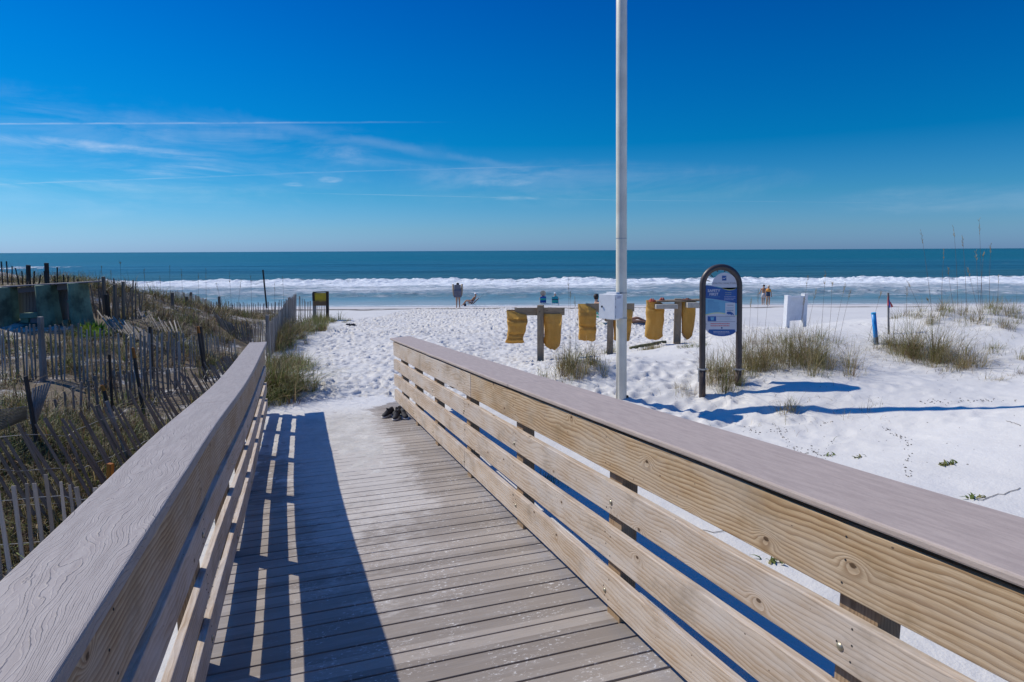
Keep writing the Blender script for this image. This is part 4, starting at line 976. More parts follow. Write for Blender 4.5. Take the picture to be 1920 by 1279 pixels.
oat('lone sea oat stalk leaning left beside the flag stake', [(1702, 530, 1728, 590), (1700, 540, 1704, 650)], 5)
oat('sea oats rising between the sign and the white board', [(1408, 560, 1398, 690), (1422, 545, 1412, 690), (1440, 560, 1428, 680)], 6)
oat('sea oats in front of the white board stand', [(1515, 520, 1500, 650), (1508, 560, 1492, 660), (1530, 545, 1508, 655)], 7)
oat('sea oats right of the white board stand', [(1560, 530, 1552, 640), (1584, 535, 1560, 655), (1548, 510, 1538, 660), (1595, 545, 1570, 660)], 8)
oat('single leaning stalk left of the blue post', [(1652, 548, 1628, 640)], 9)
oat('pair of pale stalks between the first two bag posts', [(1066, 520, 1068, 682), (1070, 545, 1072, 684)], 10, None)
oat('single thin stalk left of the second bag post', [(1078, 560, 1080, 676), (1083, 600, 1080, 676)], 11, None)
LG = 'thin seed stalks above the left fences'
oat('seed stalks above the fallen fence', [(190, 500, 196, 600), (208, 510, 212, 600), (225, 490, 228, 600)], 12, LG)
oat('seed stalks over the far fence at its left end', [(270, 505, 272, 610), (300, 520, 303, 612), (318, 500, 320, 615)], 13, LG)
oat('seed stalks over the far fence near its middle', [(340, 505, 344, 620), (372, 515, 372, 622), (386, 505, 388, 620)], 14, LG)
oat('seed stalks over the sagging fence', [(405, 530, 437, 640), (430, 510, 438, 640), (452, 525, 439, 640)], 15, LG)
oat('seed stalks beside the thin dark pole', [(470, 515, 474, 640), (515, 530, 514, 640), (530, 520, 532, 620)], 16, LG)

# vines, sprouts and litter on the sand
def sprout(label, px, py, n, r_, seed, mats=(0, 0, 1)):
    c = on_ground(px, py); r = np.random.RandomState(seed); a = r.uniform(0, 6.28, n)
    x = c.x+r.normal(0, r_, n); y = c.y+r.normal(0, r_*.5, n); z = terrain_full(x, y)-c.z
    o = blades('sand_vine', np.stack([x-c.x, y-c.y, z], 1), r.uniform(.03, .06, n), np.full(n, .028), a, r.uniform(.8, 1.6, n), r.choice(list(mats), n), seed, 3)
    o.location = c; tag(o, label, 'vine', 'green sprouts on the right-hand sand')
sprout('green vine sprout on bare sand above the right cap rail', 1777, 873, 26, .06, 1)
sprout('tiny green sprout left of the larger vine sprout', 1610, 862, 8, .035, 2)
sprout('tiny green sprout at the upper edge of the cap rail', 1555, 856, 7, .03, 3)
sprout('green sprout seen below the wide top board', 1463, 1057, 36, .05, 4)
sprout('small green sprout near the right cap rail at the right edge', 1830, 936, 12, .04, 5)
sprout('green sprout between top and second board near the last post', 1720, 1222, 26, .04, 6)
clump('dry curly grass seen below the wide top board at lower right', 1800, 1235, 60, .12, 60, 120, (1, 2, 5, 1, 0), 60, loose=.9, w=.004)
clump('few green blades below the top board beside the near post', 1730, 1200, 24, .08, 60, 14, (4, 3, 1, 0, 0), 61, loose=.5, w=.005, tufts=3)
clump('dark blades standing in the railing shadow', 1040, 905, 44, .15, 34, 130, (3, 3, 1, 2, 0), 62, loose=.4, w=.006)
def litter():
    r = random.Random(8); mb = MB()
    def bit(x, y, s):
        z = zt(x, y); a = r.uniform(0, 3.1); c = V((x, y, z+s*.25)); d = V((math.cos(a), math.sin(a), r.uniform(-.1, .3)))*s
        mb.tube([c-d, c+V((0, 0, s*.3)), c+d], [s*.2, s*.45, s*.15], 5, mi=0 if r.random() < .8 else 1)
    paths = [((1455, 800), (1480, 840), (1540, 850)), ((1640, 790), (1700, 830), (1705, 900)), ((1730, 756), (1800, 752), (1915, 750)), ((1560, 830), (1540, 870), (1500, 850)), ((1380, 800), (1420, 812), (1560, 790))]
    for pth in paths:
        for k in range(len(pth)-1):
            for j in range(26):
                u = r.random(); g = on_ground(pth[k][0]*(1-u)+pth[k+1][0]*u+r.gauss(0, 4), pth[k][1]*(1-u)+pth[k+1][1]*u+r.gauss(0, 3), 4, 12); bit(g.x, g.y, r.uniform(.005, .014))
    for k in range(420):
        x = r.uniform(1.9, 9); y = r.uniform(1.5, 12); s, t = ramp_st(x, y)
        if t > 1.8: bit(x, y, r.uniform(.003, .010))
    for k in range(520):
        x = r.uniform(-12, -4); y = r.uniform(6, 16); bit(x, y, r.uniform(.008, .03))
    # dry runners
    for (x0, y0, x1, y1) in ((1830, 940, 1915, 918), (1400, 850, 1440, 880), (1300, 1000, 1375, 996), (1555, 865, 1600, 900), (1890, 790, 1915, 800), (1490, 870, 1550, 905), (1405, 880, 1380, 830)):
        a = on_ground(x0, y0, 2, 12); b = on_ground(x1, y1, 2, 12); pts = []
        for k in range(9):
            u = k/8; p = a.lerp(b, u)+V((r.gauss(0, .012), r.gauss(0, .02), 0)); p.z = zt(p.x, p.y)+.006; pts.append(p)
        mb.tube(pts, .003, 4, mi=1)
    o = mb.build('sand_litter', [DARKWOOD, GREYWOOD]); tag(o, 'dark bits of seaweed, twigs and runners scattered on the sand', None, None, 'stuff')
litter()
#@@P4
# ---------------------------------------------------------------- small-object helpers
def part(mb, name, mat, root, smooth=False, bevel=0.0, label=None):
    o = mb.build(name, mat, smooth=smooth, bevel=bevel); o.parent = root
    w = Vector((0, 0, 0)); p = root
    o.matrix_parent_inverse = Matrix.Translation(-ROOTLOC[root.name]) if root.name in ROOTLOC else Matrix.Identity(4)
    if label: o['label'] = label
    return o
ROOTLOC = {}
def thing(name, loc, label, cat, group=None):
    r = empty(name, loc, label, cat, group); ROOTLOC[r.name] = Vector(loc); return r
def sub(mb, name, mat, par, smooth=False, bevel=0.0):
    "sub-part: geometry in world coordinates under a part that itself sits under a thing"
    o = mb.build(name, mat, smooth=smooth, bevel=bevel); o.parent = par; top = par.parent
    o.matrix_parent_inverse = (Matrix.Translation(ROOTLOC[top.name]) @ par.matrix_parent_inverse @ par.matrix_basis).inverted()
    return o
def text_into(mb, txt, size, origin, ux, uz, mi=0, bold=0.0, align='CENTER', depth_dir=None, sx=1.0):
    cu = bpy.data.curves.new('t', 'FONT'); cu.body = txt; cu.size = size; cu.align_x = align; cu.offset = bold; cu.resolution_u = 3
    ob = bpy.data.objects.new('t', cu); C.objects.link(ob); bpy.context.view_layer.update()
    me = bpy.data.meshes.new_from_object(ob.evaluated_get(bpy.context.evaluated_depsgraph_get()))
    vs = [Vector(origin)+ux*(v.co.x*sx)+uz*v.co.y for v in me.vertices]
    mb.add(vs, [list(p.vertices) for p in me.polygons], mi)
    bpy.data.objects.remove(ob); bpy.data.curves.remove(cu); bpy.data.meshes.remove(me)
PAINTW = simple('white_paint', (0.74, 0.74, 0.74), 0.5, 0.06, 6)
CREAM = simple('cream_fibreglass', (.72, .67, .55), 0.45, 0.12, 2.5, bump=0.1)
STEEL = simple('dull_steel', (0.40, 0.40, 0.40), 0.4, metal=0.8)
BRONZE = simple('dark_bronze_pipe', (0.055, 0.042, 0.040), 0.42, 0.25, 5)

# ---------------------------------------------------------------- light pole and electrical box
def light_pole():
    b = P(1165, 748, 10.15); b.z = zt(b.x, b.y)
    r = thing('light_pole', b, 'tall cream light pole with a white electrical box strapped to it', 'pole')
    mb = MB(); n = 24; zs = [b.z-.6, b.z, b.z+2.4, b.z+2.42, b.z+5, b.z+9.5]; tp = P(1165.5, 0, b.y); lx = (tp.x-b.x)/(tp.z-b.z)
    mb.tube([V((b.x+lx*(z-b.z), b.y, z)) for z in zs], [.0855, .0855, .085, .085, .082, .074], n)
    part(mb, 'shaft', CREAM, r, smooth=True)
    mb = MB(); z = P(1170, 447, 10.15).z; mb.tube([V((b.x+lx*(z-b.z), b.y, z-.006)), V((b.x+lx*(z-b.z), b.y, z+.006))], .0862, n); part(mb, 'joint_ring', STEEL, r)
    mb = MB(); mb.box((b.x+.085, b.y-.02, b.z+.02), .05, .05, .06); part(mb, 'ground_clamp', DARKWOOD, r, bevel=.005)
    for py in (549, 596):
        z = P(1165, py, 10.15).z; mb = MB(); mb.tube([V((b.x+lx*(z-b.z), b.y, z-.012)), V((b.x+lx*(z-b.z), b.y, z+.012))], .0905, n); part(mb, 'strap', STEEL, r)
    for dx in (-.05,):
        mb = MB(); mb.tube([V((b.x-.088, b.y-.035, b.z-.1)), V((b.x-.088, b.y-.035, P(0, 598, 10.1).z))], .008, 8); part(mb, 'conduit', CREAM, r, smooth=True)
    # electrical box, turned a little so its front and right flank both show
    e = P(1152, 572, 9.93); a = R(-43)
    Rz = Matrix.Rotation(a, 4, 'Z').to_3x3(); W_, D_, H_ = .295, .225, .40
    x1 = P(1153, 575, 9.83)
    corner = V((x1.x, x1.y, 0)); fx = Rz @ V((-1, 0, 0)); bk = Rz @ V((0, 1, 0))
    zt1 = P(1153, 553, 9.83).z; zb = P(1153, 599, 9.83).z; H_ = zt1-zb
    cen = corner+fx*W_/2+bk*D_/2+V((0, 0, (zt1+zb)/2))
    mb = MB(); mb.box(cen+bk*.012, W_, D_-.024, H_, Rz)
    body = part(mb, 'electrical_box', PAINTW, r, bevel=.008)
    mb = MB(); mb.box(cen-bk*(D_/2-.006), W_+.006, .014, H_+.006, Rz); d = sub(mb, 'door', PAINTW, body, bevel=.005)
    mb = MB(); c = cen-bk*(D_/2+.002)+fx*(W_/2-.055)+V((0, 0, .0)); mb.tube([c, c-bk*.014], [.013, .011], 12); mb.beam(c-bk*.012+V((0, 0, .01)), c-bk*.012-V((0, 0, .028)), .006, .005); sub(mb, 'latch', BLACK, body)
    for hz in (-.15, 0, .13):
        mb = MB(); c = corner+bk*.012-fx*.004+V((0, 0, (zt1+zb)/2+hz)); mb.tube([c-V((0, 0, .02)), c+V((0, 0, .02))], .0055, 8); sub(mb, 'hinge', STEEL, body)
    mb = MB(); c = cen-fx*(W_/2+.0015)+V((0, 0, .145))+bk*.0; mb.box(c, .002, .11, .035, Rz); sub(mb, 'label_plate', simple('grey_label', (.5, .5, .58), .5), body)
    for z, hh in ((zt1+.015, .03), (zb-.012, .025)):
        mb = MB(); mb.box(V((cen.x, cen.y, z))+bk*.05-fx*.0, W_*.62, .1, hh, Rz); part(mb, 'bracket', PAINTW, r, bevel=.003)
light_pole()

# ---------------------------------------------------------------- safety sign
def safety_sign():
    Y0 = 10.1; base = P(1317, 743, Y0); base.z = zt(base.x, base.y)
    r = thing('safety_sign', base, 'arched dark pipe frame holding a blue and white beach safety panel', 'sign')
    def Q(px, py, dy=0.0): p = P(px, py, Y0); p.y = Y0+dy; return p
    cx, cy, rad = 1351.7, 535.0, 34.2
    pts = [Q(1316.2, 775)]+[Q(1316.4+(1317.5-1316.4)*k/5, 743-(743-535)*k/5) for k in range(6)]
    pts += [Q(cx-rad*math.cos(math.pi*k/20), cy-rad*math.sin(math.pi*k/20)) for k in range(1, 20)]
    pts += [Q(1385.9-(1385.9-1385.0)*k/5, 535+(722-535)*k/5) for k in range(6)]+[Q(1384.8, 760)]
    mb = MB(); mb.tube(pts, .0485, 18); part(mb, 'pipe_frame', BRONZE, r, smooth=True)
    for x, y in ((1317, 692), (1384.5, 692)):
        for dz, nm in ((0, 'clamp'),):
            c = Q(x, y); mb = MB(); mb.tube([c-V((0, 0, .012)), c+V((0, 0, .012))], .056, 16)
            mb.beam(c+V((-.085, -.02, 0)), c+V((.085, -.02, 0)), .02, .012, up=V((0, 0, 1)))
            for s_ in (-.078, .078): mb.tube([c+V((s_, -.045, 0)), c+V((s_, .02, 0))], .006, 6)
            part(mb, nm, STEEL, r)
        c0 = Q(x, y+3); c1 = Q(x, y+62 if x < 1350 else y+42); mb = MB(); mb.tube([c0, c1], .0505, 16); part(mb, 'base_sleeve', simple('brown_sleeve', (.07, .045, .035), .6, .4, 9), r, smooth=True)
    mb = MB(); mb.beam(Q(1309.5, 694), Q(1309.5, 716), .012, .012); part(mb, 'loose_bolt_rod', STEEL, r)
    # panel outline: shouldered sheet with a round head and a round foot
    body = [(1321.5, 536)]+[(1322.5, 612)]+[(1352.5-31*math.cos(math.pi*k/16)*(1.0), 611+19.5*math.sin(math.pi*k/16)**0.85) for k in range(1, 16)]+[(1382.5, 612), (1383, 536)]
    head = [(1334, 541)]+[(1358-24*math.cos(math.pi*k/18), 537-26*math.sin(math.pi*k/18)) for k in range(0, 19)]+[(1382, 541)]
    out = [(1321.5, 534.5)]+body[1:-1]+[(1383, 534.5)]
    white = simple('sign_white_enamel', (.56, .56, .60), .35, .03); blue = simple('sign_blue_enamel', (.012, .085, .30), .5, .05); mid = simple('sign_mid_blue_enamel', (.14, .37, .52), .5, .05)
    green = simple('sign_green_enamel', (.10, .42, .40), .35, .05); lime = simple('sign_yellow_enamel', (.55, .58, .28), .35, .05); red = simple('sign_red_print', (.60, .07, .10), .4, .05); dkb = simple('sign_navy_print', (.02, .05, .16), .4, .05)
    pan = MB(); o2 = [Q(x, y) for x, y in out]; pan.prism([(p.x, p.z) for p in o2][::-1], Y0-.022, Y0-.012)
    panel = part(pan, 'panel', white, r)
    hd = MB(); q_ = [Q(x, y) for x, y in head]; hd.prism([(p.x, p.z) for p in q_], Y0-.0205, Y0-.0125); sub(hd, 'head_plate', white, panel)
    def lay(name, poly, mat, lift, lab=None):
        mb = MB(); q = [Q(x, y) for x, y in poly]; mb.prism([(p.x, p.z) for p in q][::-1], Y0-.022-lift, Y0-.0222)
        o = sub(mb, name, mat, panel)
        return o
    def curve(f, a, b, n=14): return [(a+(b-a)*k/n, f(a+(b-a)*k/n)) for k in range(n+1)]
    top = lambda x: 535+ (x-1322)*0.05+ 5.5*(1-math.cos((x-1322)/61*math.pi*1.15))*0.55-(max(0, x-1362)/21)**2*5.0
    low = lambda x: 559+10.5*((x-1322)/61)**1.4
    lay('blue_field', curve(top, 1322.3, 1382.6)+[(1382.6, 569)]+curve(low, 1382.6, 1322.3), blue, .0012)
    lay('green_ribbon', curve(lambda x: top(x)-1.7*(x-1322)/61-.1, 1340, 1382.6)+curve(lambda x: top(x)+.15, 1382.6, 1340), green, .0018)
    lay('yellow_ribbon', curve(lambda x: top(x)+.3, 1350, 1382.6)+curve(lambda x: top(x)+1.6*math.sin((x-1350)/32.6*math.pi), 1382.6, 1350), lime, .0022)
    wave = lambda x: 588+2.5*math.sin((x-1322)/61*2*math.pi*0.9+2.6)
    lay('light_blue_field', curve(lambda x: low(x)+.25, 1322.3, 1382.6)+curve(wave, 1382.6, 1322.3), mid, .0012)
    lay('yellow_band', curve(lambda x: wave(x)+.1, 1322.3, 1382.6)+curve(lambda x: wave(x)+1.8, 1382.6, 1322.3), lime, .0013)
    lay('blue_foot', [(1328.5, 617.5)]+[(1352.5-31*math.cos(math.pi*k/16), 611+19.2*math.sin(math.pi*k/16)**0.85) for k in range(3, 14)]+[(1376.5, 617.5)], blue, .0012)
    lay('notice', [(1359, 567.5), (1377.3, 567.5), (1377.3, 592.5), (1359, 592.5)], white, .0024)
    lay('notice_border', [(1359, 592.3), (1377.3, 592.3), (1377.3, 593.1), (1359, 593.1)], dkb, .0026)
    lay('photo_panel', [(1326, 592.8), (1342, 592.8), (1342, 602), (1326, 602)], blue, .0016)
    lay('photo_glow', [(1331, 594.5), (1338, 594.5), (1337, 600.5), (1332.5, 600.5)], mid, .0021)
    for (x0, y0, x1, y1) in ((1326, 602.6, 1377, 603.1), (1342.5, 592.8, 1359, 593.3)): lay('rule', [(x0, y0), (x1, y0), (x1, y1), (x0, y1)], dkb, .0017)
    # turtle silhouette on the notice
    turtle = [(1361.5, 585.5), (1363.5, 584.3), (1366, 584), (1369, 584.2), (1372, 586), (1374.6, 588.6), (1375.6, 591.4), (1373.2, 590), (1371.4, 589.4), (1371, 591.2), (1369, 589.7), (1366.5, 588.9), (1365.4, 590.4), (1363.9, 588.2), (1361.8, 589.4), (1361.6, 587.6)]
    lay('turtle_print', turtle, blue, .0032)
    # emblem: blue square with a white wave
    lay('emblem', [(1353, 517), (1361, 517), (1361, 526), (1353, 526)], blue, .0014)
    lay('emblem_wave', [(1353.4, 522.6), (1355.5, 521.2), (1357.4, 521.6), (1360.6, 518.9), (1360.7, 519.7), (1357.6, 522.9), (1355.6, 522.4), (1353.4, 523.4)], white, .0022)
    for x, y in ((1323.6, 607.3), (1380.3, 606)): lay('rivet', [(x+.7*math.cos(k*1.047), y+.7*math.sin(k*1.047)) for k in range(6)], dkb, .003)
    ux = V((1, 0, 0)); uz = V((0, 0, 1)); px = Y0/FPX*1.01
    def word(txt, x, y, hpx, mat, lift, bold=0, align='CENTER', sx=1.0):
        mb = MB(); o = Q(x, y); o.y = Y0-.022-lift; text_into(mb, txt, hpx*px/0.70, o, ux, uz, 0, bold, align, sx=sx); ob = sub(mb, 'lettering', mat, panel)
    grey = simple('sign_grey_print', (.16, .16, .18), .5)
    word('SOUTH WALTON', 1357.2, 532.6, 3.0, grey, .0016, .0, sx=1.3)
    word('SAFETY', 1337.5, 547.3, 4.9, white, .0020, .0012, sx=1.0); word('FIRST', 1337.5, 554.0, 4.9, white, .0020, .0012)
    r_ = random.Random(4)
    def lines(x0, x1, y0, dy, n, mat, lift, h=.55, ragged=.25):
        mb = MB()
        for k in range(n):
            y = y0+k*dy; x = x0
            xe = x1-(x1-x0)*ragged*r_.random()
            while x < xe-1:
                w = min(r_.uniform(1.2, 3.2), xe-x); q = [Q(a, b) for a, b in ((x, y), (x+w, y), (x+w, y+h), (x, y+h))]
                mb.prism([(p.x, p.z) for p in q][::-1], Y0-.022-lift, Y0-.0223); x += w+.6
        o = sub(mb, 'small_print', mat, panel)
    lines(1326, 1350, 556.2, 1, 1, mid, .0021, .5, 0)
    lines(1326.5, 1337, 563.6, 1, 1, blue, .0018, 1.3, 0)
    lines(1326.5, 1352, 567, 2.3, 8, blue, .0018, .45)
    lines(1359, 1374, 548.3, 3.9, 2, lime, .0019, .55); lines(1357, 1380, 556, 2.8, 3, white, .0019, .6)
    lines(1363, 1374, 571.5, 2.0, 1, dkb, .0030, 1.1, 0); lines(1361, 1376, 576, 2.6, 3, mid, .0030, .7, .1); lines(1362, 1375, 581.4, 2, 1, dkb, .003, .9, 0)
    lines(1344, 1375, 594.6, 2.2, 3, mid, .0016, .5); lines(1331.5, 1371, 606, 3.9, 2, red, .0016, 1.5, .08)
    lines(1337, 1368, 620.8, 2.6, 2, white, .0019, .9, .1); lines(1345, 1360, 625.8, 2, 1, white, .0019, .6, .1)
    mb = MB(); q = [Q(1352.5+1.6*math.cos(k*.785), 614.6+1.6*math.sin(k*.785)) for k in range(8)]; mb.prism([(p.x, p.z) for p in q][::-1], Y0-.0236, Y0-.0223); sub(mb, 'seal', dkb, panel)
    for a_, l0 in ((12, 25.2), (38, 25.4), (68, 25.4), (97, 24.5), (122, 22), (150, 14)):
        a = R(a_+8); x0, y0 = cx-31.5*math.cos(a), cy-31.5*math.sin(a); L = 9.5 if a_ < 60 else 6 if a_ < 110 else 4
        x1, y1 = x0+L*math.cos(a), y0+L*math.sin(a)
        mb = MB(); mb.beam(Q(x0, y0), Q(x1, y1), .012, .008, up=V((0, 1, 0))); part(mb, 'spoke', BRONZE, r)
safety_sign()

# ---------------------------------------------------------------- bag posts and their bags
def bag_material():
    m, nt, b = new_mat('ochre_bag_cloth')
    o = nt.node('ShaderNodeTexCoord').outputs['Object']
    n = nt.noise(nt.mul(o, (6, 6, 2)), 1.0, 4, 0.6); f = nt.noise(o, 90, 2); cr = nt.noise(nt.mul(o, (5, 5, 14)), 1.0, 4, .6, .5)
    c = nt.mix(nt.smooth(n, .35, .7), (.66, .39, .085), (.74, .47, .13)); c = nt.mix(nt.smooth(f, .4, .8, 0, .3), c, (.25, .14, .03))
    nt.set(b.inputs['Base Color'], c); b.inputs['Roughness'].default_value = .75
    nt.set(b.inputs['Normal'], nt.bump(nt.m('ADD', cr, nt.m('MULTIPLY', f, .2)), .6, .03))
    tl = nt.node('ShaderNodeBsdfTranslucent'); nt.set(tl.inputs['Color'], c); mx = nt.node('ShaderNodeMixShader'); mx.inputs[0].default_value = .4
    nt.l.new(b.outputs[0], mx.inputs[1]); nt.l.new(tl.outputs[0], mx.inputs[2]); nt.l.new(mx.outputs[0], nt.n['Material Output'].inputs['Surface'])
    return m
BAG = bag_material()
WARMWOOD = wood_material('warm_brown_wood', (0.40, 0.30, 0.20), (0.30, 0.22, 0.14), (0.12, 0.085, 0.05), knots=1.0, ring=50, grey=(0.34, 0.28, 0.2), greyamt=.3)
def bag(label, Y, top, bot, rows, seed, depth=.16, folds=(), flare=0.0):
    """rows: (v, left px, right px); folds: (v, amplitude)"""
    r = random.Random(seed); nx, nz = 16, 26; vs = []; W0 = None
    c = P((rows[0][1]+rows[0][2])/2, top, Y); vv = [q[0] for q in rows]
    def shape(u, v, s):
        L = float(np.interp(v, vv, [q[1] for q in rows])); Rr = float(np.interp(v, vv, [q[2] for q in rows]))
        py = top+(bot-top)*v; x = L+(Rr-L)*u; p = P(x, py, Y)
        d = depth*(0.35+0.65*math.sin(math.pi*min(1, .12+v*.8))) * (math.sin(math.pi*u)**.45)
        y = Y+s*d/2
        for fv, am in folds: y += am*math.exp(-((v-fv)/.035)**2)*(1 if s < 0 else .6)-am*.6*math.exp(-((v-fv-.07)/.05)**2)
        y += mnoise.noise(V((u*2.5+seed*3.1, v*4, s)))*.03+mnoise.noise(V((u*7+seed, v*2.0, s+4)))*.018
        z = p.z+(mnoise.noise(V((u*3+seed*1.7, seed, s)))*.035+math.sin(math.pi*u)*.015*s)*v
        x2 = p.x+mnoise.noise(V((seed*2.2, v*5, u)))*.018
        return V((x2, y, z))
    mb = MB(); idx = {}
    for s in (-1, 1):
        for j in range(nz+1):
            for i in range(nx+1):
                if s == 1 and i in (0, nx): idx[(s, i, j)] = idx[(-1, i, j)]; continue
                idx[(s, i, j)] = len(mb.v); mb.v.append(tuple(shape(i/nx, j/nz, s)-c))
    for s in (-1, 1):
        for j in range(nz):
            for i in range(nx):
                q = [idx[(s, i, j)], idx[(s, i, j+1)], idx[(s, i+1, j+1)], idx[(s, i+1, j)]]
                mb.f.append(q if s < 0 else q[::-1]); mb.mi.append(0); mb.uv += [(0, 0)]*4
    for i in range(nx):
        q = [idx[(-1, i, nz)], idx[(1, i, nz)], idx[(1, i+1, nz)], idx[(-1, i+1, nz)]]; mb.f.append([k for n_, k in enumerate(q) if k not in q[:n_]]); mb.mi.append(0); mb.uv += [(0, 0)]*len(mb.f[-1])
    o = mb.build('hanging_bag', BAG, smooth=True); o.location = c; return tag(o, label, 'bag', 'ochre bags hung on the beach posts')
def bag_post(label, Y, x0, x1, yt, yb, px0, px1, pyb, stubs, ends=()):
    b = P((px0+px1)/2, pyb, Y); r = thing('bag_post', b, label, 'post', 'wooden T posts for hanging bags'); m = Y/FPX
    w = (px1-px0)*m*.85; mb = MB(); top = P(0, yt, Y).z-.004; mb.beam(V((b.x, Y, b.z-.4)), V((b.x, Y, top+.012)), w, w, up=V((.25, 1, 0))); part(mb, 'upright', WARMWOOD, r, bevel=.006)
    a, c = P(x0, (yt+yb)/2, Y), P(x1, (yt+yb)/2, Y); h = (yb-yt)*m
    mb = MB(); mb.box(V(((a.x+c.x)/2, Y+w*.5-.018, a.z)), c.x-a.x, .04, h); part(mb, 'crossbar', WARMWOOD, r, bevel=.005)
    for (sx0, sx1, sy0, sy1, mat) in stubs:
        p, q = P(sx0, sy0, Y), P(sx1, sy1, Y); mb = MB(); mb.box(V(((p.x+q.x)/2, Y+.16, (p.z+q.z)/2)), q.x-p.x, .10, p.z-q.z); part(mb, 'arm', mat, r, bevel=.005)
    return r
bag_post('wooden T post farthest left of the three bag posts', 14.8, 965, 1059, 577.5, 592, 1007, 1020, 675, [(950, 968, 582, 590, WARMWOOD)])
bag_post('wooden T post behind the white electrical box', 15.6, 1098, 1190, 569.5, 585, 1137, 1150, 662, [(1085, 1100, 571, 580, WARMWOOD)])
bag('folded ochre bag with a flared curling bottom on the left post', 14.85, 583, 643, [(0, 949, 961), (.12, 950, 988), (.35, 951, 989), (.6, 952, 986), (.85, 950, 981), (.95, 948, 982), (1, 947, 984)], 1, folds=((.28, .06), (.72, .05), (.9, -.09)))
bag('smooth full ochre bag right of the leftmost post', 14.85, 588, 654, [(0, 1019, 1054), (.5, 1020, 1053), (.85, 1020, 1051), (.94, 1022, 1049), (1, 1028, 1044)], 2, .22)
bag('folded ochre bag on the left arm of the second post', 15.65, 570, 638, [(0, 1084, 1097), (.15, 1084, 1118), (.6, 1085, 1118), (1, 1085, 1116)], 3, folds=((.62, .06), (.25, .03)))
bag('ochre bag half hidden behind the light pole', 15.65, 580, 638, [(0, 1150, 1187), (.3, 1150, 1186), (1, 1151, 1180)], 4, folds=((.3, .03),))
def third_post():
    Y = 17.5; b = P(1269, 647, Y); r = thing('bag_post', b, 'wooden T post with two pale end blocks between the ochre bags beside the sign', 'post', 'wooden T posts for hanging bags')
    mb = MB(); mb.beam(V((b.x, Y, b.z-.3)), V((b.x, Y, P(0, 566, Y).z)), .19, .19, up=V((.2, 1, 0))); part(mb, 'upright', WARMWOOD, r, bevel=.006)
    a, c = P(1229, 565, Y), P(1313, 562.5, Y); mb = MB(); mb.beam(a, c, .30, .05, up=V((0, 0, 1))); part(mb, 'crossbar', WARMWOOD, r, bevel=.005)
    for x0, y0, x1, y1 in ((1231, 571.5, 1272, 579.5), (1290, 568, 1312, 577.5)):
        p, q = P(x0, y0, Y-.35), P(x1, y1, Y-.35); mb = MB(); mb.box(V(((p.x+q.x)/2, Y-.16, (p.z+q.z)/2)), q.x-p.x, .30, p.z-q.z); part(mb, 'arm', simple('pale_end_block', (.42, .39, .33), .8, .2), r, bevel=.006, label='pale block facing the walkway')
    bag('wide crumpled ochre bag left of the safety sign', Y-.02, 563, 636, [(0, 1211, 1230), (.1, 1211, 1246), (.5, 1211, 1245), (.85, 1209, 1242), (.93, 1209, 1243), (1, 1216, 1236)], 5, .26, folds=((.2, .03),))
    bag('narrow crumpled ochre bag tapering down just left of the safety sign', Y-.02, 563, 635, [(0, 1278, 1305), (.4, 1278, 1304), (.8, 1278, 1300), (.93, 1279, 1298), (1, 1284, 1292)], 6, .24)
third_post()
def cord():
    a = P(1262, 600, 17.3); e = P(1286, 634, 17.3); mb = MB(); mb.tube([a, a.lerp(e, .5)+V((0, 0, -.02)), e], .007, 5)
    o = mb.build('cord', GREYWOOD); tag(o, 'pale cord slanting from the third bag post to its narrow bag', 'cord')
cord()
def cloth(label, px, py, Y, w, h, seed, col):
    c = P(px, py, Y); mb = MB(); n = 14
    for j in range(n+1):
        for i in range(n+1):
            u, v = i/n-.5, j/n-.5; rr = max(0, 1-(u*u+v*v)*3.6)
            mb.v.append(tuple(V((u*w, v*w*.6, rr*h*(.6+mnoise.noise(V((u*7, v*7, seed)))*1.0)))))
    for j in range(n):
        for i in range(n): a = j*(n+1)+i; mb.f.append([a, a+1, a+n+2, a+n+1]); mb.mi.append(0); mb.uv += [(0, 0)]*4
    o = mb.build('cloth', simple(f'{label.split()[0]}_cloth', col, .8), smooth=True); o.location = c
    s_ = o.modifiers.new('solid', 'SOLIDIFY'); s_.thickness = .006
    return tag(o, label, 'cloth')
cloth('rusty red crumpled cloth lying on the left end of the third post', 1223, 565.5, 17.4, .20, .10, 1, (.42, .08, .04))
cloth('red crumpled cloth lying beside the first on the third post', 1241, 564.2, 17.45, .20, .10, 2, (.45, .10, .05))
cloth('brown crumpled cloth lying over the middle of the third post', 1287, 562.6, 17.45, .36, .06, 3, (.16, .06, .04))

# ---------------------------------------------------------------- other beach furniture
def white_stand():
    Y = 24.0; c = P(1489, 625, Y); c.z = zt(c.x, c.y); r = thing('board_stand', c, 'white painted wooden board on two square posts seen from behind', 'sign stand')
    Rz = Matrix.Rotation(R(24), 4, 'Z').to_3x3(); zt_ = P(1489, 554, Y).z
    for s_, nm in ((-1, 0), (1, 1)):
        p = c+Rz @ V((s_*.43, 0, 0)); zz = zt_+(.03 if s_ > 0 else 0); mb = MB(); mb.box(V((p.x, p.y, (zz+c.z-.3)/2)), .17, .17, zz-c.z+.3, Rz); part(mb, 'post', PAINTW, r, bevel=.008)
        mb = MB(); mb.box(V((p.x, p.y, zz+.012)), .185, .185, .022, Rz); part(mb, 'post_cap', PAINTW, r, bevel=.005)
    zb = P(1489, 601, Y).z; za = zt_-.02; mb = MB(); mb.box(V((c.x, c.y, (za+zb)/2))+Rz @ V((0, .0, 0)), .69, .05, za-zb, Rz); part(mb, 'board', PAINTW, r, bevel=.006)
    mb = MB(); mb.box(V((c.x, c.y, za-.04))+Rz @ V((0, -.045, 0)), .69, .04, .07, Rz); part(mb, 'batten', PAINTW, r, bevel=.004)
white_stand()
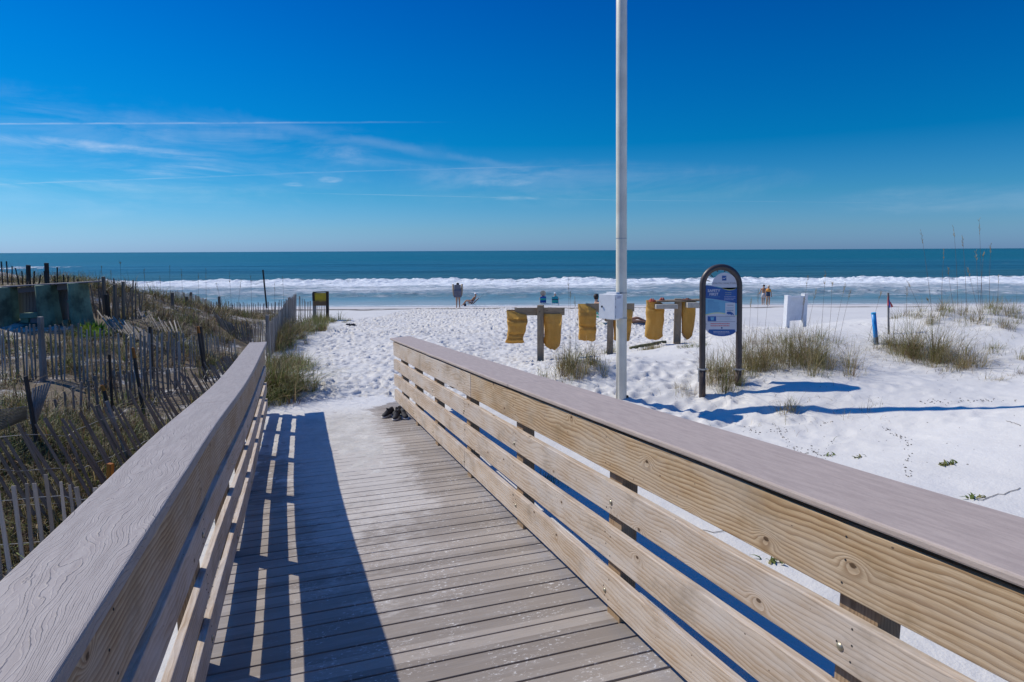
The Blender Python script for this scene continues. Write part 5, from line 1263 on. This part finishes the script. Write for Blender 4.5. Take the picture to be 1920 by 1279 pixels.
def blue_post():
    b = on_ground(1643, 645); a = P(1638, 587, b.y); r = thing('blue_post', b, 'short bright blue plastic post leaning left on the dune', 'post')
    bl = simple('bright_blue_plastic', (.01, .22, .55), .4, .12, 6); mb = MB(); d = (a-b)
    mb.tube([b-d*.25, b+d*.35, a], .040, 14); part(mb, 'tube', bl, r, smooth=True)
    mb = MB(); mb.tube([a-d*.03, a+d*.015], .043, 14); part(mb, 'cap', simple('blue_cap', (.02, .34, .62), .4), r)
    mb = MB(); mb.tube([b-d*.1, b+d*.22], .0435, 14); part(mb, 'dirty_foot', simple('sand_stained_blue', (.10, .15, .20), .8, .6, 14), r)
blue_post()
def flag_stake():
    b = on_ground(1666, 628); a = P(1665.5, 549, b.y); r = thing('flag_stake', b, 'thin grey stake with a tattered red and blue flag strip', 'stake')
    mb = MB(); mb.beam(b-(a-b)*.2, a, .034, .03, up=V((.3, 1, 0))); part(mb, 'shaft', GREYWOOD, r, bevel=.003)
    for (x0, y0, x1, y1, x2, y2, col, nm) in ((1665, 556, 1666.5, 572, 1663.5, 574, (.5, .06, .06), 'red_strip'), (1667, 562, 1670, 576, 1667, 578, (.04, .06, .30), 'blue_strip'), (1669, 566, 1675, 575, 1671, 577, (.55, .10, .08), 'red_strip')):
        mb = MB(); Yb = b.y-.03; p = [P(x0-.8, y0, Yb), P(x0+1, y0, Yb), P(x1, y1, Yb-.03), P(x2, y2, Yb-.01)]; mb.add(p, [(0, 1, 2, 3)])
        o = part(mb, nm, simple(nm, col, .8), r); s_ = o.modifiers.new('solid', 'SOLIDIFY'); s_.thickness = .004
flag_stake()
def yellow_board():
    Y = 27.0; c = P(601, 598, Y); r = thing('yellow_board', c, 'yellow sign board between two dark posts at the end of the path fence', 'sign')
    for x0, x1, yb, mat in ((586.5, 592.5, 600, GREYWOOD), (611.5, 616, 594, DARKWOOD)):
        a, b = P((x0+x1)/2, 547, Y), P((x0+x1)/2+.6, yb, Y); mb = MB(); mb.beam(b-(a-b)*.2, a, (x1-x0)*Y/FPX, .12, up=V((0, 1, 0))); part(mb, 'post', mat, r, bevel=.008)
    mb = MB(); a, b = P(588, 549, Y), P(613, 573, Y); mb.box(V(((a.x+b.x)/2, Y-.09, (a.z+b.z)/2)), b.x-a.x, .03, a.z-b.z)
    m, nt, bs = new_mat('stained_yellow_board'); o = nt.node('ShaderNodeTexCoord').outputs['Object']; n = nt.noise(o, 5, 4, .6); x_, y_, z_ = nt.xyz(o)
    lowf = nt.smooth(nt.m('ADD', z_, nt.m('MULTIPLY', n, .2)), P(0, 569, Y).z+.1, P(0, 564, Y).z+.1, 1, 0)
    cc = nt.mix(nt.smooth(n, .3, .7), (.62, .44, .02), (.42, .28, .03)); cc = nt.mix(lowf, cc, (.17, .10, .05)); nt.set(bs.inputs['Base Color'], cc); bs.inputs['Roughness'].default_value = .6
    part(mb, 'board', m, r, bevel=.005)
    mb = MB(); mb.beam(P(587, 548, Y-.08), P(616, 547, Y-.08), .05, .04, up=V((0, 0, 1))); part(mb, 'top_rail', DARKWOOD, r)
    mb = MB(); a, b = P(587, 549, Y), P(592, 564, Y); mb.box(V(((a.x+b.x)/2, Y-.13, (a.z+b.z)/2)), b.x-a.x, .02, a.z-b.z); part(mb, 'dark_edge', DARKWOOD, r)
yellow_board()
def driftwood(label, pts, rad, Y=None, mat=None):
    q = [P(x, y, Y) if Y else on_ground(x, y)+V((0, 0, rad*.5)) for x, y in pts]; c = q[0].copy(); mb = MB(); n = len(q)
    mb.tube([p-c for p in q], [rad*(.5+.6*math.sin(math.pi*(k+.5)/n)) for k in range(n)], 8); o = mb.build('driftwood', mat or BROWNWOOD, smooth=True); o.location = c; return tag(o, label, 'driftwood')
driftwood('brown stick half buried in sand behind the right railing', [(843, 729), (852, 726), (862, 728), (872, 733)], .04)
driftwood('mossy grey branch lying on the sand below the third bag post', [(1181, 655), (1200, 652), (1220, 649), (1236, 645), (1248, 643)], .055, None, simple('mossy_bark', (.13, .13, .06), .9, .5, 9))
def shoe(label, pos, ang, mirror=1, tilt=0.0, group='black trainers left on the ramp', k=1.0, name='trainer', cat='shoe'):
    r = thing(name, pos, label, cat, group); M = Matrix.Translation(pos) @ Matrix.Rotation(ang, 4, 'Z') @ Matrix.Rotation(-math.atan(SL)*0, 4, 'X') @ Matrix.Rotation(tilt, 4, 'Y')
    st = [(-.135, .028, .0), (-.125, .034, 0), (-.08, .036, 0), (-.02, .034, 0), (.04, .042, 0), (.09, .045, 0), (.125, .034, 0), (.145, .012, 0)]
    ht = [.055, .095, .100, .092, .072, .052, .038, .022]
    def ring(x, w, z0, h, n=10, pinch=.75):
        return [M @ (V((x, (w*math.cos(2*math.pi*i/n)*(pinch if math.sin(2*math.pi*i/n) > .3 else 1))*1.0+mirror*.006*(x*6), z0+(h*(.5+.5*math.sin(2*math.pi*i/n)))))*k) for i in range(n)]
    def loft(rings, name, mat):
        mb = MB(); n = len(rings[0])
        for q in rings: mb.v += [tuple(p) for p in q]
        for i in range(len(rings)-1):
            for j in range(n): a = i*n+j; b = i*n+(j+1) % n; mb.f.append([a, b, b+n, a+n]); mb.mi.append(0); mb.uv += [(0, 0)]*4
        mb.f.append(list(range(n))[::-1]); mb.mi.append(0); mb.uv += [(0, 0)]*n; mb.f.append([len(mb.v)-n+j for j in range(n)]); mb.mi.append(0); mb.uv += [(0, 0)]*n
        o = part(mb, name, mat, r, smooth=True); return o
    loft([ring(x, w, .018, h) for (x, w, z), h in zip(st, ht)], 'upper', simple('black_mesh_fabric', (.018, .018, .024), .8))
    loft([ring(x*1.03, w*1.12+.002, 0, .026, pinch=1) for (x, w, z) in st], 'sole', simple('pale_sole', (.45, .45, .46), .6))
    mb = MB(); mb.tube([M @ (V((.0, .02, .098))*k), M @ (V((.035, 0, .125))*k), M @ (V((.0, -.02, .098))*k)], .008*k, 6); part(mb, 'tongue', simple('dark_tongue', (.03, .03, .04), .8), r)
    mb = MB()
    for q in range(4): x = .0+q*.022; mb.tube([M @ (V((x, -.02, .098-q*.009))*k), M @ (V((x+.004, 0, .110-q*.009))*k), M @ (V((x, .02, .098-q*.009))*k)], .003*k, 5)
    part(mb, 'laces', simple('lace', (.12, .12, .13), .8), r)
    return r
shoe('black trainer farthest left of the pile at the ramp end', RP(9.22, 1.245, .012), R(248))
shoe('black trainer in the front middle of the pile by the railing', RP(8.98, 1.335, .012), R(268), -1)
shoe('black trainer of the pile closest to the railing', RP(9.0, 1.44, .012), R(290))
shoe('black trainer at the back of the pile, behind the others', RP(9.25, 1.38, .012), R(262), -1)
for px, ang, lb in ((655, 20, 'left one of the two dark sandals on the trampled sand'), (663, 55, 'right one of the two dark sandals on the trampled sand')):
    g = on_ground(px, 612); shoe(lb, g+V((0, 0, .0)), R(ang), 1, 0, 'dark sandals left on the sand', .95, 'sandal')

# ---------------------------------------------------------------- people
SKIN = simple('fair_skin', (.52, .29, .19), .6, .08, 4); SKINT = simple('tanned_skin', (.40, .20, .11), .6, .08, 4)  # fair and tanned skin tones
HAIRM = simple('dark_hair', (.03, .02, .015), .7); GREYF = simple('grey_canvas', (.17, .17, .20), .8, .15, 10); KHAKI = simple('khaki_trim', (.40, .28, .16), .8)
BLKF = simple('black_cloth', (.012, .012, .016), .8); NAVY = simple('navy_cloth', (.02, .04, .09), .8); TURQ = simple('turquoise_cloth', (.01, .30, .42), .8); BLUE = simple('blue_cloth', (.01, .08, .38), .8); GRN = simple('green_cloth', (.03, .42, .28), .8)
WHT = simple('white_cloth', (.75, .75, .75), .8); STRAW = simple('straw_hat', (.55, .45, .32), .8); ORG = simple('orange_cloth', (.70, .30, .05), .8); ALU = simple('pale_tube', (.55, .5, .48), .4, metal=.3); PNK = simple('pink_cloth', (.6, .18, .25), .8)
def person(label, org, yaw, J, skin, group=None, sc=1.0):
    """J: joint dict in metres, x right, y forward, z up"""
    r = thing('person', org, label, 'person', group); M = Matrix.Translation(org) @ Matrix.Rotation(yaw, 4, 'Z') @ Matrix.Scale(sc, 4)
    names = list(J); pts = [V(J[n][0]) for n in names]; rad = [J[n][1] for n in names]
    E = [('pelvis', 'waist'), ('waist', 'chest'), ('chest', 'neck'), ('neck', 'head'), ('head', 'crown')]
    for s in 'lr': E += [('chest', s+'sh'), (s+'sh', s+'el'), (s+'el', s+'wr'), (s+'wr', s+'ha'), ('pelvis', s+'hip'), (s+'hip', s+'kn'), (s+'kn', s+'an'), (s+'an', s+'to')]
    E = [(names.index(a), names.index(b)) for a, b in E]
    for s in 'lr':   # fingers and thumb
        w = V(J[s+'wr'][0]); h = V(J[s+'ha'][0]); d = (h-w).normalized(); sd_ = d.cross(V((0, 1, .2))).normalized(); hi = names.index(s+'ha')
        for k, (off, L) in enumerate(((-.03, .07), (-.01, .085), (.01, .08), (.028, .06), (-.045, .03))):
            base = h+sd_*off+(d*.01 if k < 4 else -d*.04); tip = base+d*L*(1 if k < 4 else .8)+(sd_*-.02 if k == 4 else V((0, 0, 0)))
            pts += [base, tip]; rad += [.011, .009]; n = len(pts); E += [(hi if k < 4 else names.index(s+'wr'), n-2), (n-2, n-1)]
    me = bpy.data.meshes.new('body'); me.from_pydata([M @ p for p in pts], E, []); me.update(); me.materials.append(skin)
    o = bpy.data.objects.new('body', me); C.objects.link(o); o.parent = r; o.matrix_parent_inverse = Matrix.Translation(-Vector(org))
    md = o.modifiers.new('skin', 'SKIN'); md.use_smooth_shade = True
    if not me.skin_vertices: me.attributes
    for i, sv in enumerate(me.skin_vertices[0].data): sv.radius = (rad[i]*sc, rad[i]*sc); sv.use_root = (i == 0)
    sb = o.modifiers.new('sub', 'SUBSURF'); sb.levels = 1; sb.render_levels = 1
    def P3(n): return M @ V(J[n][0])
    return r, M, P3
def loftp(r, name, mat, rings, M, n=14):
    mb = MB()
    for c, rx, ry in rings:
        for k in range(n): a = 2*math.pi*k/n; mb.v.append(tuple(M @ (V(c)+V((rx*math.cos(a), ry*math.sin(a), 0)))))
    for i in range(len(rings)-1):
        for k in range(n): a = i*n+k; b = i*n+(k+1) % n; mb.f.append([a, b, b+n, a+n]); mb.mi.append(0); mb.uv += [(0, 0)]*4
    mb.f.append(list(range(n))[::-1]); mb.mi.append(0); mb.uv += [(0, 0)]*n; mb.f.append([len(mb.v)-n+k for k in range(n)]); mb.mi.append(0); mb.uv += [(0, 0)]*n
    return part(mb, name, mat, r, smooth=True)
def standing(female=False, stride=0.0, arms=((-.24, -.02, .80), (.24, .02, .80))):
    sh = .175 if female else .20; hp = .085
    J = {'pelvis': ((0, 0, .93), .125 if female else .12), 'waist': ((0, 0, 1.08), .105 if female else .12), 'chest': ((0, 0, 1.30), .125 if female else .145), 'neck': ((0, .01, 1.48), .052), 'head': ((0, .03, 1.59), .088), 'crown': ((0, .02, 1.68), .080)}
    for s, q in (('l', -1), ('r', 1)):
        a = arms[0 if q < 0 else 1]; hx, hy, hz = a
        J[s+'sh'] = ((q*sh, 0, 1.39), .055); J[s+'el'] = ((q*(sh+.06), (hy-.0)*.4-.03, 1.12), .040); J[s+'wr'] = ((hx, hy, hz+.07), .028); J[s+'ha'] = ((hx, hy+.01, hz), .034)
        st = stride*q; J[s+'hip'] = ((q*hp, 0, .86), .095); J[s+'kn'] = ((q*(hp+.005), st*.5+.02, .48), .058); J[s+'an'] = ((q*(hp+.01), st, .07), .038); J[s+'to'] = ((q*(hp+.03), st+.15, .03), .030)
    return J
# woman with a folded chair carried as a rucksack
def backpacker():
    g = on_ground(859, 578.5); g.z += .01; J = standing(True, .05, ((-.27, .10, 1.02), (.27, .10, 1.02)))
    for s in 'lr': pass
    r, M, p = person('person from behind in black shorts carrying a folded grey chair on the back', g, 0, J, SKIN)
    loftp(r, 'shorts', BLKF, [((0, 0, .76), .185, .13), ((0, 0, .88), .19, .14), ((0, 0, 1.0), .15, .12)], M); loftp(r, 'top', BLKF, [((0, 0, 1.0), .14, .115), ((0, 0, 1.15), .135, .12), ((0, 0, 1.36), .17, .13), ((0, 0, 1.42), .10, .08)], M)
    loftp(r, 'hair', HAIRM, [((0, .0, 1.50), .05, .05), ((0, .0, 1.60), .10, .10), ((0, .01, 1.68), .095, .10), ((0, .01, 1.73), .04, .04)], M)
    q = thing('folded_chair', g+V((0, -.2, .85)), 'folded grey beach chair with khaki sides worn on the standing person', 'chair')
    mb = MB(); mb.box(g+V((0, -.20, 1.38)), .44, .05, .44); part(mb, 'seat_cloth', GREYF, q, bevel=.02)
    mb = MB(); mb.box(g+V((0, -.24, 1.00)), .54, .12, .50); part(mb, 'pouch', GREYF, q, bevel=.04)
    for s in (-1, 1):
        mb = MB(); mb.tube([g+V((s*.30, -.18, 1.64)), g+V((s*.29, -.20, 1.2)), g+V((s*.27, -.22, .86))], [.06, .06, .04], 8); part(mb, 'armrest', KHAKI, q, smooth=True)
    mb = MB(); mb.tube([g+V((-.33, -.17, 1.22)), g+V((.33, -.17, 1.22))], .018, 6); part(mb, 'crossbar', ALU, q)
backpacker()
def beach_chair(label, g, yaw, mats, recl=.55, group=None, w=.56):
    r = thing('beach_chair', g, label, 'chair', group); M = Matrix.Translation(g) @ Matrix.Rotation(yaw, 4, 'Z')
    sb_ = V((0, -.12, .22)); sf = V((0, .36, .30)); tp = V((0, -.12-recl*.7, .22+.62*math.sqrt(1-recl*recl*.5)))
    for s in (-1, 1):
        o = V((s*w/2, 0, 0)); mb = MB(); mb.tube([M @ (sf+o), M @ (sb_+o), M @ (tp+o)], .013, 6); part(mb, 'side_frame', ALU, r)
        mb = MB(); mb.tube([M @ (V((s*w/2, .38, 0))), M @ (V((s*w/2, -.1, .38))), M @ (V((s*w/2, -.3, .42)))], .012, 6); part(mb, 'leg', ALU, r)
        mb = MB(); mb.tube([M @ (V((s*w/2, -.42, 0))), M @ (V((s*w/2, .15, .36)))], .012, 6); part(mb, 'leg', ALU, r)
        mb = MB(); mb.beam(M @ V((s*(w/2+.02), .25, .43)), M @ V((s*(w/2+.02), -.3, .45)), .05, .025, up=V((0, 0, 1))); part(mb, 'armrest', ALU, r)
    n = 8
    for k in range(n):   # striped sling back
        a = sb_.lerp(tp, k/n); b = sb_.lerp(tp, (k+1)/n); mb = MB(); sag = -.02*math.sin(math.pi*(k+.5)/n)
        mb.add([M @ (a+V((-w/2, sag, 0))), M @ (a+V((w/2, sag, 0))), M @ (b+V((w/2, sag, 0))), M @ (b+V((-w/2, sag, 0))), M @ (a+V((-w/2, sag-.01, 0))), M @ (a+V((w/2, sag-.01, 0))), M @ (b+V((w/2, sag-.01, 0))), M @ (b+V((-w/2, sag-.01, 0)))],
               [(0, 1, 2, 3), (7, 6, 5, 4), (0, 4, 5, 1), (2, 6, 7, 3), (1, 5, 6, 2), (0, 3, 7, 4)]); part(mb, 'back_stripe', mats[k % len(mats)], r)
    mb = MB(); mb.beam(M @ sb_, M @ sf, w, .015, up=M.to_3x3() @ V((0, 0, 1))); part(mb, 'seat', mats[0], r)
    return r, M
def seated(recl=.5):
    J = {'pelvis': ((0, 0, .33), .13), 'waist': ((0, -.07, .47), .12), 'chest': ((0, -.18*recl*2, .68), .14), 'neck': ((0, -.27*recl*2+.02, .86), .05), 'head': ((0, -.27*recl*2+.04, .97), .088), 'crown': ((0, -.27*recl*2+.03, 1.06), .08)}
    cy = J['chest'][0][1]
    for s, q in (('l', -1), ('r', 1)):
        J[s+'sh'] = ((q*.19, cy, .77), .055); J[s+'el'] = ((q*.30, cy+.22, .53), .04); J[s+'wr'] = ((q*.29, cy+.45, .50), .028); J[s+'ha'] = ((q*.28, cy+.53, .50), .034)
        J[s+'hip'] = ((q*.09, .04, .33), .095); J[s+'kn'] = ((q*.11, .42, .52), .058); J[s+'an'] = ((q*.12, .74, .10), .038); J[s+'to'] = ((q*.13, .88, .09), .03)
    return J
CG = 'chairs set down by the water'
def sitters():
    g = on_ground(884, 575); a = R(78)
    beach_chair('grey low beach chair seen from the side beside the standing person', g, a, [GREYF], .75, CG)
    r, M, p = person('person reclining with knees raised in the low grey chair', g+V((0, 0, .02)), a, seated(.75), SKINT)
    loftp(r, 'swimsuit', NAVY, [((0, .02, .26), .18, .15), ((0, -.02, .38), .165, .14), ((0, -.09, .52), .14, .12)], M); loftp(r, 'hat', WHT, [((0, -.36, 1.04), .15, .15), ((0, -.36, 1.06), .10, .10), ((0, -.36, 1.13), .08, .08)], M)
    b = thing('beach_bag', g+V((-.55, .3, 0)), 'small navy bag on the sand under the raised knees', 'bag'); mb = MB(); mb.box(b.location+V((0, 0, .13)), .22, .16, .24, taper=.7); part(mb, 'body', NAVY, b, bevel=.03); mb = MB(); mb.tube([b.location+V((-.06, 0, .24)), b.location+V((0, 0, .33)), b.location+V((.06, 0, .24))], .008, 6); part(mb, 'strap', NAVY, b)
    g = on_ground(1018, 572)
    beach_chair('blue and green striped chair seen from behind above the first bag post', g, 0, [BLUE, BLUE, BLUE, TURQ, GRN, TURQ, BLUE, BLUE], .35, CG)
    r, M, p = person('person in a wide round straw hat sitting in the striped chair', g+V((0, 0, .03)), 0, seated(.35), SKIN)
    loftp(r, 'shirt', NAVY, [((0, 0, .3), .17, .14), ((0, -.10, .6), .16, .13), ((0, -.13, .80), .15, .1)], M)
    mb = MB(); c = M @ V((0, -.16, 1.06)); mb.tube([c+V((0, -.02, 0)), c+V((0, .015, 0))], [.27, .26], 22); part(mb, 'hat_brim', STRAW, r); mb = MB(); mb.tube([c+V((0, .0, 0)), c+V((0, .10, .03))], [.12, .09], 14); part(mb, 'hat_crown', STRAW, r)
    g = on_ground(1041, 573)
    beach_chair('turquoise chair with a pale frame to the right of the striped chair', g, R(-8), [TURQ, TURQ, GRN, TURQ, NAVY, TURQ, TURQ, TURQ], .35, CG)
    r, M, p = person('person in a white cap sitting in the turquoise chair', g+V((0, 0, .03)), R(-8), seated(.35), SKIN)
    loftp(r, 'shirt', TURQ, [((0, 0, .3), .17, .14), ((0, -.10, .6), .16, .13), ((0, -.13, .80), .15, .1)], M); loftp(r, 'cap', WHT, [((0, -.15, 1.02), .11, .11), ((0, -.15, 1.08), .105, .105), ((0, -.15, 1.15), .05, .05)], M)
    g = on_ground(1128, 607); g2 = g
    beach_chair('small green beach chair glimpsed between the second bag and the pole', g, R(-70), [GRN, WHT, GRN, TURQ], .6, None)
    r, M, p = person('sunbather with pale pink shoulders in the small green chair', g+V((0, 0, .02)), R(-70), seated(.5), SKIN)
    loftp(r, 'swimsuit', BLKF, [((0, .02, .26), .18, .15), ((0, -.02, .42), .165, .14), ((0, -.10, .60), .15, .13)], M); loftp(r, 'hair', HAIRM, [((0, -.24, .9), .07, .07), ((0, -.25, 1.0), .10, .10), ((0, -.24, 1.10), .07, .07)], M)
    # second sunbather stretched out, only the legs show right of the pole
    g = on_ground(1172, 608); J = {'pelvis': ((0, 0, .12), .11), 'waist': ((-.15, 0, .13), .11), 'chest': ((-.38, 0, .15), .13), 'neck': ((-.58, 0, .18), .05), 'head': ((-.70, 0, .20), .088), 'crown': ((-.79, 0, .20), .08)}
    for s, q in (('l', -1), ('r', 1)):
        J[s+'sh'] = ((-.47, q*.18, .15), .055); J[s+'el'] = ((-.25, q*.27, .08), .04); J[s+'wr'] = ((0, q*.26, .06), .028); J[s+'ha'] = ((.08, q*.25, .06), .034)
        J[s+'hip'] = ((.07, q*.09, .11), .09); J[s+'kn'] = ((.48, q*.10, .12+.12*(q > 0)), .058); J[s+'an'] = ((.88, q*.10, .06), .038); J[s+'to'] = ((.93, q*.11, .17), .03)
    r, M, p = person('sunbather lying on a dark towel, legs showing right of the light pole', g, 0, J, SKINT)
    mb = MB(); mb.box(V((.25, 0, .12)), .3, .34, .24); o = None
    loftp(r, 'swimsuit', PNK, [((.02, 0, .05), .17, .16), ((.0, 0, .13), .18, .17), ((.0, 0, .22), .12, .12)], M)
    t = thing('towel', g, 'dark towel spread on the sand under the lying sunbather', 'towel'); mb = MB(); mb.box(g+V((.1, 0, .012)), 2.0, .8, .02); part(mb, 'cloth', NAVY, t, bevel=.006)
sitters()
def couple():
    g = on_ground(1430.5, 571.5); J = standing(False, .14, ((-.30, .05, .82), (.30, -.02, .98)))
    r, M, p = person('shirtless person in a dark cap and pale shorts walking beside the other', g, R(170), J, SKINT, 'couple strolling along the wet sand')
    loftp(r, 'shorts', simple('pale_grey_cloth', (.50, .48, .48), .8), [((0, 0, .58), .20, .14), ((0, 0, .8), .19, .145), ((0, 0, 1.02), .15, .13)], M); loftp(r, 'cap', BLKF, [((0, .03, 1.64), .10, .11), ((0, .03, 1.70), .095, .10), ((0, .02, 1.75), .04, .04)], M)
    g = on_ground(1439.5, 572); J = standing(True, -.10, ((-.26, .05, .80), (.26, .05, .82)))
    r, M, p = person('person in a dark swimsuit and straw hat with an orange towel on the shoulders', g, R(175), J, SKINT, 'couple strolling along the wet sand', .95)
    loftp(r, 'swimsuit', NAVY, [((0, 0, .80), .175, .13), ((0, 0, .92), .18, .135), ((0, 0, 1.08), .14, .12), ((0, 0, 1.30), .16, .125)], M)
    loftp(r, 'towel', ORG, [((0, 0, 1.20), .21, .15), ((0, 0, 1.32), .23, .16), ((0, 0, 1.43), .19, .13), ((0, 0, 1.47), .09, .09)], M)
    loftp(r, 'hat', STRAW, [((0, .02, 1.66), .17, .17), ((0, .02, 1.68), .11, .11), ((0, .02, 1.76), .08, .08)], M)
couple()
